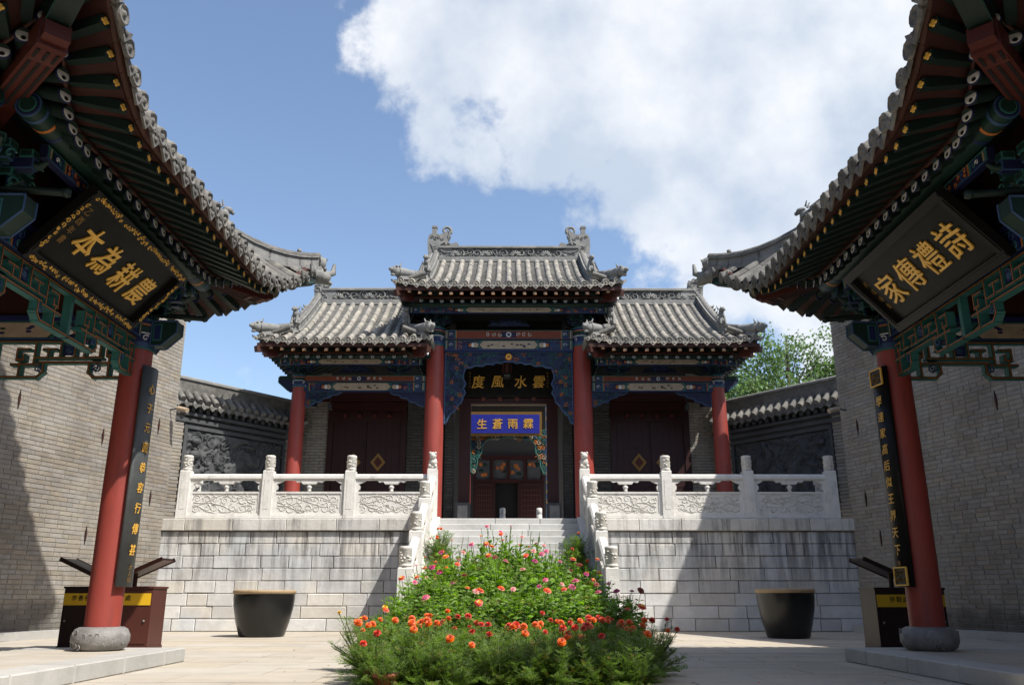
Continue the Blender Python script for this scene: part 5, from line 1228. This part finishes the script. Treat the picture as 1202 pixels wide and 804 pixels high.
couplet(1, '心子元圓恭容行傳甚', '才人印', 'tall curved black couplet board with faint gold characters on the sunlit left red column', False)
couplet(-1, '學達家高后似王界天下', '書印', 'tall black couplet board with gold squares top and bottom on the shaded right red column', True)

# ------------------------------------------------------------------ vats
def vat(x, y_, r, h, lab):
    t = thing('glazed_vat', lab, 'vat', (x, y_, 0)); g = G()
    g.lathe([(r * .70, .0), (r * .74, .04), (r * .86, h * .32), (r * .955, h * .62), (r * .99, h * .82), (r * .985, h * .94)], (x, y_, 0), 48, 'glaze'); g.build('body', t, (x, y_, 0))
    g = G(); pr = [(r * .97, h * .905), (r * 1.01, h * .92), (r * 1.025, h * .965), (r * .995, h), (r * .93, h), (r * .90, h * .94), (r * .86, h * .5), (r * .6, h * .1)]; g.lathe(pr, (x, y_, 0), 48, 'vat_rim'); g.build('rim', t, (x, y_, h))
vat(-4.85, 17.7, .60, .88, 'large black glazed vat with tan rim standing in the sun before the left terrace wall'); vat(5.33, 17.1, .545, .90, 'large black glazed vat with tan rim standing in the shade before the right terrace wall')

# ------------------------------------------------------------------ slanted reading desks / cabinets behind the pavilion columns
def cabinet(x, y_, w_, d_, h, sg, body, front, lab, txt, board=True):
    t = thing('display_cabinet', lab, 'cabinet', (x, y_, 0)); g = G()
    g.box(x - w_ / 2, x + w_ / 2, y_, y_ + d_, .0, h, body); g.box(x - w_ / 2 - .015, x + w_ / 2 + .015, y_ - .015, y_ + d_ + .015, h - .03, h, body); g.box(x - w_ / 2 - .01, x + w_ / 2 + .01, y_ - .01, y_ + d_ + .01, 0, .05, body); b = g.build('body', t, (x, y_, 0))
    g = G(); g.box(x - w_ / 2 + .03, x + w_ / 2 - .03, y_ - .012, y_ - .0, .09, h - .06, front); g.build('door', t, (x, y_, .1))
    g = G(); g.ball((x + w_ / 2 * .8 * sg, y_ - .02, h * .45), .018, 'ridge_stone', 8); g.build('knob', t, (x, y_, .1))
    g = G(); g.box(x - w_ / 2 + .01, x + w_ / 2 - .01, y_ - .022, y_ - .0165, h - .27, h - .10, 'yellow_band'); bd = g.build('label_band', t, (x, y_, h))
    for i, ch in enumerate(txt): put_char(ch, (x - .14 + i * .095, y_ - .025, h - .165), UX, UZ, .085, 'black_paint', bd, .0, .002)
    put_char('free leaflets' if sg > 0 else 'guide desk', (x, y_ - .025, h - .23), UX, UZ, .035, 'black_paint', bd, .0, .002, name='caption') if False else None
    # slanted board on a post
    if not board: return
    ux = V((math.cos(R(24)) * sg, 0, math.sin(R(24)))); nn = V((-ux.z * sg, 0, abs(ux.x))); c = V((x + .17 * sg, y_ + d_ / 2 + .02, h + .27))
    g = G(); g.tube([(x, y_ + d_ / 2, h), (x, y_ + d_ / 2, h + .24)], .035, 8, body); g.build('post', t, (x, y_, h))
    g = G(); g.obox(c, (.64, d_ * .9, .035), (ux, UY, nn), body); g.obox(c - UY * d_ * .46, (.66, .03, .06), (ux, UY, nn), body); g.obox(c + UY * d_ * .46, (.66, .03, .06), (ux, UY, nn), body); g.obox(c + nn * .02, (.54, d_ * .78, .008), (ux, UY, nn), 'lacquer_frame'); g.build('slanted_board', t, c)
cabinet(-6.35, 13.35, .62, .55, .90, -1, 'cabinet_dark', 'cabinet_dark', 'dark cabinet with yellow band and raised reading board, left of the left red column', '李善長')
cabinet(-5.72, 13.30, .80, .55, .90, 1, 'cabinet', 'cabinet', 'reddish brown cabinet with yellow band and raised reading board, right of the left red column', '休息處')
cabinet(5.62, 12.7, .74, .55, .88, -1, 'cabinet_dark', 'cabinet_dark', 'black cabinet with yellow band and slanted board, left of the right red column', '參觀處')
cabinet(6.22, 13.1, .44, .55, .88, 1, 'cabinet_dark', 'cabinet_dark', 'black cabinet with yellow band mostly hidden behind the right red column', '休', False)

# ================================================================== SECOND HALL beyond the gate
def second_hall():
    t = thing('inner_hall', 'inner hall with blue plaque and red door leaves, seen through the open central gateway', 'building', (0, 33, 3.2)); Z = 3.22
    g = G(); g.box(-8, 8, 30.2, 42, 0, Z, 'marble'); g.build('platform', t, (0, 31, Z))
    g = G(); g.box(-8, 8, 34.0, 34.4, Z, 9.4, 'brick_shaded'); g.build('wall', t, (0, 34, Z))
    g = G(); g.add([(-8.5, 31.2, 8.9), (8.5, 31.2, 8.9), (8.5, 35.5, 10.9), (-8.5, 35.5, 10.9)], [(0, 1, 2, 3)], 'tile_joined'); g.add([(-8.5, 31.2, 8.8), (8.5, 31.2, 8.8), (8.5, 35.5, 10.8), (-8.5, 35.5, 10.8)], [(3, 2, 1, 0)], 'red_board'); g.add([(-8.5, 39.8, 8.9), (8.5, 39.8, 8.9), (8.5, 35.5, 10.9), (-8.5, 35.5, 10.9)], [(3, 2, 1, 0)], 'tile_joined'); g.build('roof', t, (0, 35, 9))
    for x in (-5.2, -1.62, 1.62, 5.2): column(t, x, 32.0, Z, 8.4, .2, 0)
    g = G(); g.box(-8, 8, 31.9, 32.1, 8.3, 8.8, 'deep_blue'); g.build('beam', t, (0, 32, 8.5))
    for sx in (-1, 1):
        poly = [(0, 6.78), (1.42, 6.78), (1.42, 5.25), (1.32, 5.15), (1.20, 5.42), (1.16, 5.75), (1.02, 5.95), (1.0, 6.25), (.8, 6.45), (.5, 6.48), (0, 6.55)]
        spandrel(t, [(a * sx, b) for a, b in poly], (0, 31.95, 0), UX, 1, .08, .022, ('teal', 'cream_paint', 'sky_blue', 'orange_paint'), .17, .02, plate='green')
    g = G(); g.box(-1.42, 1.42, 33.85, 34.0, 5.98, 6.16, 'door_frame'); g.box(-1.42, 1.42, 33.85, 34.0, 5.06, 5.20, 'door_frame')
    for x in (-1.38, -.66, 0, .66, 1.38): g.box(x - .05, x + .05, 33.86, 33.99, 5.2, 5.98, 'door_frame')
    fr = g.build('window_frame', t, (0, 34, 5))
    for x in (-1.02, -.33, .33, 1.02):
        g = G(); g.box(x - .28, x + .28, 33.93, 33.95, 5.2, 5.98, 'grey_clay'); 
        for k in range(5): g.ball((x + rng.uniform(-.2, .2), 33.92, 5.3 + rng.random() * .55), .10, rng.choice(['green', 'orange_paint', 'terracotta']), 6, (1, .1, .8))
        g.build('painted_pane', fr, (x, 34, 5.5))
    for x0, x1 in ((-1.40, -.52), (.36, 1.40)):
        g = G(); g.box(x0, x1, 33.8, 33.9, Z, 5.06, 'door_red'); lf = g.build('door_leaf', t, (x0, 34, Z)); g = G()
        for k in range(7): 
            g.box(x0 + .16 + k * (x1 - x0 - .32) / 6 - .008, x0 + .16 + k * (x1 - x0 - .32) / 6 + .008, 33.775, 33.80, Z + .55, 4.8, 'stud_red')
            g.box(x0 + .16, x1 - .16, 33.775, 33.80, Z + .55 + k * .2, Z + .566 + k * .2, 'stud_red')
        g.build('lattice', lf, (x0, 34, Z))
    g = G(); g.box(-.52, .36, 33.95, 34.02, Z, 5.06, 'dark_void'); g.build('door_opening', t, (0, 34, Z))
    for x in (-.21, 1.08): g = G(); g.lathe([(.10, 0), (.10, .28), (.08, .30), (.10, .32), (.10, .50), (.07, .52)], (x, 30.4, Z), 10, 'marble'); g.build('small_post', t, (x, 30.4, Z))
    g = G(); g.box(1.34, 1.50, 30.6, 30.66, Z, 7.6, 'sky_blue'); g.build('couplet_strip', t, (1.4, 30.6, Z))
    for k in range(12): put_char('天地人和日月山水春秋萬年'[k], (1.42, 30.59, 7.3 - k * .33), UX, UZ, .16, 'gold', t, .0, .004)
    p = thing('name_board', 'blue plaque with four gold characters and gilt frame, behind the open gateway', 'plaque', (-.1, 31.7, 7.2)); up = tilt_frame(R(12)); nn = UX.cross(up); o = V((-.12, 31.6, 6.98))
    g = G(); g.obox(o, (2.74, .08, .90), (UX, -nn, up), 'gold_dull'); g.obox(o + nn * .03, (2.56, .06, .70), (UX, -nn, up), 'blue_plaque'); g.build('board', p, o)
    for i, ch in enumerate('生蒼雨霖'): put_char(ch, o + nn * .065 + UX * (-.88 + i * .58), UX, up, .40, 'gold', p, .006, .01)
second_hall()

# ================================================================== TREE behind the right wall
def leafy(g, pts, size, m, asp=.55, rg=rng):
    for p in pts:
        a = V((rg.gauss(0, 1), rg.gauss(0, 1), rg.gauss(0, 1))).normalized(); b = a.orthogonal().normalized(); b = Matrix.Rotation(rg.uniform(0, 6.28), 3, a) @ b; c = a.cross(b); s = size * rg.uniform(.7, 1.3)
        g.add([p - b * s, p + c * s * asp, p + b * s, p - c * s * asp], [(0, 1, 2, 3)], m)
def tree(x, y_, h, lab, crowns, seed):
    t = thing('poplar_tree', lab, 'tree', (x, y_, 0)); rg = random.Random(seed); g = G()
    g.tube([(x, y_, 0), (x + .1, y_, h * .4), (x, y_, h * .7), (x + .1, y_, h * .95)], [.32, .24, .15, .04], 8, 'bark'); tr = g.build('trunk', t, (x, y_, 0))
    g = G(); lp = []
    for (cx, cz, rx, rz) in crowns:
        for k in range(26):
            q = rg.uniform(0, 6.28); u = rg.uniform(-1, 1); rr = math.sqrt(1 - u * u) * rg.uniform(.5, 1.0)
            e = V((x + cx + math.cos(q) * rx * rr, y_ + math.sin(q) * rx * rr, cz + u * rz * rg.uniform(.6, 1.08)))
            s0 = V((x, y_, max(h * .35, e.z - 2.5))); g.tube([s0, s0.lerp(e, .5) + V((0, 0, -.2)), e], [.06, .035, .012], 5, 'bark')
            for j in range(3):
                c = e + V((rg.gauss(0, .4), rg.gauss(0, .4), rg.gauss(0, .4)))
                for i in range(62): lp.append(c + V((rg.gauss(0, .30), rg.gauss(0, .30), rg.gauss(0, .34))))
    g.build('limbs', t, (x, y_, h * .4)); g = G(); leafy(g, lp, .085, 'tree_leaf', .7, rg); g.build('crown', t, (x, y_, h * .7))
tree(14.9, 44, 14.9, 'pale green leafy tree rising behind the right relief wall', [(0, 12.2, 1.8, 2.7), (-2.4, 11.3, 1.6, 2.2), (2.0, 11.5, 1.3, 1.9), (0, 9.0, 3.0, 1.6), (-3.2, 9.6, 1.4, 1.6)], 4)

# ================================================================== FLOWER BED
def petals(g, n_, r0, r1, tilt, m, z, w_=.30, o=V((0, 0, 0))):
    for i in range(n_):
        a = 2 * math.pi * (i + rng.random() * .5) / n_; d = V((math.cos(a), math.sin(a), 0)); e = V((-d.y, d.x, 0)); wd = r1 * w_
        p0 = o + d * r0 + UZ * z; p1 = o + d * (r0 + r1) * .6 + UZ * (z + (r1 - r0) * .5 * tilt); p2 = o + d * r1 + UZ * (z + (r1 - r0) * tilt * .8 - .004)
        g.add([p0 - e * wd * .4, p1 - e * wd, p2 - e * wd * .55, p2 + e * wd * .55, p1 + e * wd, p0 + e * wd * .4], [(0, 1, 4, 5), (1, 2, 3, 4)], m)
def head_mesh(kind, m, m2=None):
    g = G()
    if kind == 'pom':
        for k, (r, tl, z) in enumerate(((.046, .1, 0), (.042, .5, .005), (.034, 1.1, .009), (.022, 2.2, .012))): petals(g, 11 - k, .004, r, tl, m, z, .34)
        g.tube([(0, 0, -.035), (0, 0, 0)], [.007, .014], 6, 'marigold_leaf')
    else:
        petals(g, 13, .012, .056, -.05, m, 0, .25); petals(g, 10, .010, .044, .35, m, .006, .25); petals(g, 7, .006, .026, .9, m2 or m, .010, .3)
        g.ball((0, 0, .012), .013, m2 or 'petal_rust', 6, (1, 1, .7)); g.tube([(0, 0, -.03), (0, 0, 0)], [.006, .014], 6, 'zinnia_leaf')
    return g.mesh('flower_head')
MH = {c: head_mesh('pom', 'petal_' + c) for c in ('orange', 'red', 'yellow')}
ZH = {c: head_mesh('flat', 'petal_' + c, q) for c, q in (('pink', 'petal_magenta'), ('magenta', 'petal_rust'), ('coral', 'petal_orange'), ('red', 'petal_yellow'), ('pale', 'petal_pink'), ('orange', 'petal_yellow'), ('rust', 'petal_rust'))}
def blade(g, p, d, l_, w_, m, droop=.35):
    e = d.cross(UZ); e = e.normalized() if e.length > .01 else UX; a = p + d * l_ * .5 + UZ * l_ * .06; b = p + d * l_ - UZ * l_ * droop * .5; nn = e.cross(d)
    g.add([p, a - e * w_, b, a + e * w_, a - nn * w_ * -.35], [(0, 1, 4), (0, 4, 3), (1, 2, 4), (4, 2, 3)], m)
def marigold_mesh(seed, h=.58, w_=.27):
    rg = random.Random(seed); g = G(); tips = []
    for k in range(38):
        a = rg.uniform(0, 6.28); r = w_ * math.sqrt(rg.random()) * (1 if k < 20 else 1.3); hh = h * (rg.uniform(.55, 1.0) if k < 20 else rg.uniform(.02, .5)) * (1 - .15 * r / w_); top = V((math.cos(a) * r * 1.15, math.sin(a) * r * 1.15, hh)); b = V((math.cos(a) * r * .25, math.sin(a) * r * .25, 0)); mid = b.lerp(top, .5) + V((0, 0, .03))
        g.tube([b, mid, top], [.006, .005, .0035], 4, 'marigold_leaf', cap=False); tips.append(top)
        for j in range(13):
            u = .12 + .88 * j / 13; p = b.lerp(mid, u * 2) if u < .5 else mid.lerp(top, u * 2 - 1)
            for s_ in (0, 1):
                q = rg.uniform(0, 6.28); d = V((math.cos(q), math.sin(q), rg.uniform(.0, .8))).normalized(); L_ = rg.uniform(.06, .11); e = d.cross(UZ).normalized()
                m = 'marigold_leaf' if rg.random() < .95 else 'dry_leaf'
                for i in range(4):
                    c = p + d * L_ * (i + 1) / 4.2
                    for sg in (-1, 1):
                        dd = (e * sg + d * .7).normalized(); nn = UZ * .0035; l2 = .030 * (1.2 - i * .16)
                        g.add([c, c + dd * l2 * .5 + d * .006, c + dd * l2, c + dd * l2 * .5 - d * .006], [(0, 1, 2, 3)], m)
    me = g.mesh('foliage'); return me, tips
def zinnia_mesh(seed, h=.95, w_=.26):
    rg = random.Random(seed); g = G(); tips = []
    for k in range(10):
        a = rg.uniform(0, 6.28); r = w_ * math.sqrt(rg.random()); hh = h * rg.uniform(.68, 1.0); top = V((math.cos(a) * r * 1.3, math.sin(a) * r * 1.3, hh)); b = V((math.cos(a) * r * .3, math.sin(a) * r * .3, 0)); mid = b.lerp(top, .5) + V((rg.uniform(-.02, .02), rg.uniform(-.02, .02), .04))
        g.tube([b, mid, top], [.008, .006, .004], 4, 'zinnia_leaf', cap=False); tips.append(top); q0 = rg.uniform(0, 3)
        for j in range(9):
            u = .16 + .74 * j / 9; p = b.lerp(mid, u * 2) if u < .5 else mid.lerp(top, u * 2 - 1); q = q0 + j * 1.57
            for s_ in (0, 1): qq = q + s_ * math.pi + rg.uniform(-.3, .3); d = V((math.cos(qq), math.sin(qq), rg.uniform(.05, .75))).normalized(); l2 = rg.uniform(.095, .155) * (1.15 - u * .35); blade(g, p, d, l2 * 1.1, l2 * .33, 'zinnia_leaf' if rg.random() < .96 else 'dry_leaf', rg.uniform(0, .6))
            if rg.random() < .5:
                dd = V((math.cos(q + 1), math.sin(q + 1), .9)).normalized(); s1 = p + dd * .09; g.tube([p, s1], .003, 3, 'zinnia_leaf', cap=False)
                for s_ in (0, 1, 2): qq = q + s_ * 2.1; blade(g, s1, V((math.cos(qq), math.sin(qq), .5)).normalized(), .06, .014, 'zinnia_leaf')
    me = g.mesh('foliage'); return me, tips
MF = [marigold_mesh(k) for k in range(5)]; ZF = [zinnia_mesh(20 + k) for k in range(6)]
gp = G(); gp.lathe([(.085, 0), (.115, .16), (.128, .16), (.128, .195), (.112, .195), (.105, .165)], (0, 0, 0), 16, 'terracotta'); POT = gp.mesh('pot')
gp = G(); gp.lathe([(.105, .0), (.02, .012)], (0, 0, .165), 12, 'soil'); SOIL = gp.mesh('soil')
def plant(kind, x, y_, z, s, heads, lab, group, rg, pot=True):
    t = thing(kind, lab, 'flower', (x, y_, z), group); fm, tips = rg.choice(MF if kind == 'marigold_plant' else ZF); rot = rg.uniform(0, 6.28)
    if pot: link('pot', POT, Matrix.Translation((x, y_, z)) @ Matrix.Scale(.85, 4), t); link('soil', SOIL, Matrix.Translation((x, y_, z)), t)
    base = Matrix.Translation((x, y_, z + (.03 if kind == 'marigold_plant' else .14))) @ Matrix.Rotation(rot, 4, 'Z') @ Matrix.Diagonal((min(s, 1.15), min(s, 1.15), s, 1)); link('foliage', fm, base, t)
    tp = sorted(tips, key=lambda p: -(p.z - .25 * (Matrix.Rotation(rot, 4, 'Z') @ p).y)); 
    for col, p in zip(heads, tp):
        w_ = base @ p; tl = Matrix.Rotation(rg.uniform(.1, .95), 4, 'X') @ Matrix.Rotation(rg.uniform(-.4, .4), 4, 'Y'); k = rg.uniform(.55, .85)
        link('flower_head', (MH if kind == 'marigold_plant' else ZH)[col], Matrix.Translation(w_ + V((0, 0, .01))) @ tl @ Matrix.Scale(k, 4), t)
rg = random.Random(12)
g = G(); g.box(-1.25, 1.25, 7.05, 15.0, .0, .03, 'soil'); tagit(g.build('bed_soil'), 'dark soil bed under the flowers', None, None, 'structure')
# low marigolds, front rows
def third(x): return 'left' if x < -.4 else 'right' if x > .4 else 'middle'
def rown(r): return ('first', 'second', 'third', 'fourth', 'fifth', 'sixth', 'seventh', 'eighth', 'ninth', 'tenth', 'eleventh', 'twelfth', 'thirteenth')[r]
LM = {'orange': 'low marigold with orange heads', 'red': 'low marigold with red orange heads', 'green': 'low marigold hardly in flower', 'yellow': 'low marigold with yellow heads'}
for r_ in range(5):
    y_ = 7.30 + r_ * .34; wd = .98 + r_ * .06; n_ = 8
    for i in range(n_):
        x = -wd + 2 * wd * i / (n_ - 1) + rg.uniform(-.07, .07); u = rg.random(); k = 'orange' if u < .45 else 'red' if u < .80 else 'green'
        if x < -1.0 and r_ >= 2 and i == 1: k = 'yellow'
        nh = {'orange': rg.choice((4, 5, 7)), 'red': rg.choice((4, 6, 8)), 'green': 0, 'yellow': 3}[k]
        if r_ <= 1: nh = max(0, nh - 5)
        if r_ == 2: nh = max(0, nh - 2)
        hs = [k if k != 'green' else 'red'] * nh
        if nh == 0: k = 'green'
        plant('marigold_plant', x, y_, 0, (.74, .84, .92, .97, 1.0)[r_] * rg.uniform(.92, 1.08), hs, LM[k] + ', %s part of the %s row' % (third(x), rown(r_)), 'marigolds at the front of the flower bed', rg, i == 0)
# zinnias rising towards the stairs
cols = ['pink', 'magenta', 'coral', 'red', 'pale', 'orange', 'rust', 'coral', 'pink', 'red']
nz_ = 0
for r_ in range(13):
    y_ = 9.05 + r_ * .50; wd = 1.30 - .012 * r_; n_ = 7 if r_ < 9 else 6; base_s = (.70 + .096 * r_) if r_ < 9 else (1.50 + .02 * r_)
    if r_ > 10: n_ = 4; wd = .95
    for i in range(n_):
        x = -wd + 2 * wd * i / (n_ - 1) + rg.uniform(-.10, .10); edge = abs(x) / wd; s = base_s * (1 - .26 * edge ** 2) * rg.uniform(.88, 1.10)
        u = rg.random(); nh = 0 if u < .34 else 1 if u < .68 else 2 if u < .9 else 3; hs = [rg.choice(cols) for _ in range(nh)]
        if nh: lab = 'tall leafy zinnia with %s bloom' % {'pink': 'a pink', 'magenta': 'a magenta', 'coral': 'a coral', 'red': 'a red', 'pale': 'a pale pink', 'orange': 'an orange', 'rust': 'a withered rust'}[hs[0]]
        else: lab = 'tall leafy zinnia without open bloom'
        lab += ', %s part of the %s zinnia row' % (third(x), rown(r_))
        plant('zinnia_plant', x, y_, 0, s, hs, lab, 'zinnias filling the middle of the bed', rg)
# marigolds on the steps along both balustrades
for sx in (-1, 1):
    for i in range(9):
        y_ = 15.45 + i * .36; z = max(0, 2.5 - math.ceil((20.2 - y_) / .3125 + .0) * .15625) + .0
        z = max(0, PZ - (int((PY - y_ - .05) / .3125) + 1) * PZ / 16) if y_ > 15.25 else 0
        hs = [rg.choice(['orange', 'orange', 'red']) for _ in range(rg.choice((1, 2, 3)) if sx < 0 else rg.choice((0, 1, 1)))]
        plant('marigold_plant', sx * 1.40 + rg.uniform(-.05, .05), y_, z, rg.uniform(.85, 1.1) * (1.0 if sx < 0 else .95), hs, 'potted marigold on the stairs against the %s balustrade, %s' % ('left' if sx < 0 else 'right', ('lowest', 'second from the bottom', 'third from the bottom', 'fourth from the bottom', 'middle one', 'fourth from the top', 'third from the top', 'second from the top', 'topmost')[i]), 'potted marigolds on the stairs, %s side' % ('left' if sx < 0 else 'right'), rg)
# a few special plants
plant('zinnia_plant', -1.05, 14.2, .0, 1.62, ['orange'], 'single tall red orange zinnia standing above the others left of the stairs', None, rg)
plant('marigold_plant', 1.42, 9.1, .0, .95, ['red', 'red', 'red'], 'straggling dark marigold at the right rim of the flower bed', None, rg, False)
plant('zinnia_plant', 1.36, 10.3, .0, .72, ['rust', 'magenta'], 'withered zinnia with thin stems leaning out right of the flower bed', None, rg, False)
plant('marigold_plant', -1.52, 9.6, .0, 1.15, ['yellow', 'yellow', 'yellow'], 'marigold with large yellow heads at the left rim of the flower bed', None, rg)
# petals and small leaves blown over the paving round the bed
g = G(); rg = random.Random(77)
for k in range(260):
    x = rg.gauss(0, 1.9); y_ = rg.uniform(7.4, 17); 
    if abs(x) < 1.3 and y_ < 15.3 and rg.random() < .8: continue
    q = rg.uniform(0, 6.28); r_ = rg.uniform(.012, .028); c = V((x, y_, .006)); d = V((math.cos(q), math.sin(q), rg.uniform(0, .5))); e = V((-d.y, d.x, 0))
    g.add([c - d * r_ * .2, c + e * r_ * .5 + UZ * .004, c + d * r_, c - e * r_ * .5 + UZ * .002], [(0, 1, 2, 3)], rg.choice(['dry_leaf', 'dry_leaf', 'petal_rust', 'petal_orange', 'zinnia_leaf']))
tagit(g.build('fallen_petals'), 'small fallen leaves and petals on the paving round the flower bed', 'litter', None, 'stuff')
# the right pavilion stands a little farther from the axis than the left one
for o in sc.objects:
    if o.parent is None and o.get('category') in ('pavilion', 'sign', 'plaque') and o.location.x > 3.5: o.location.x += .17
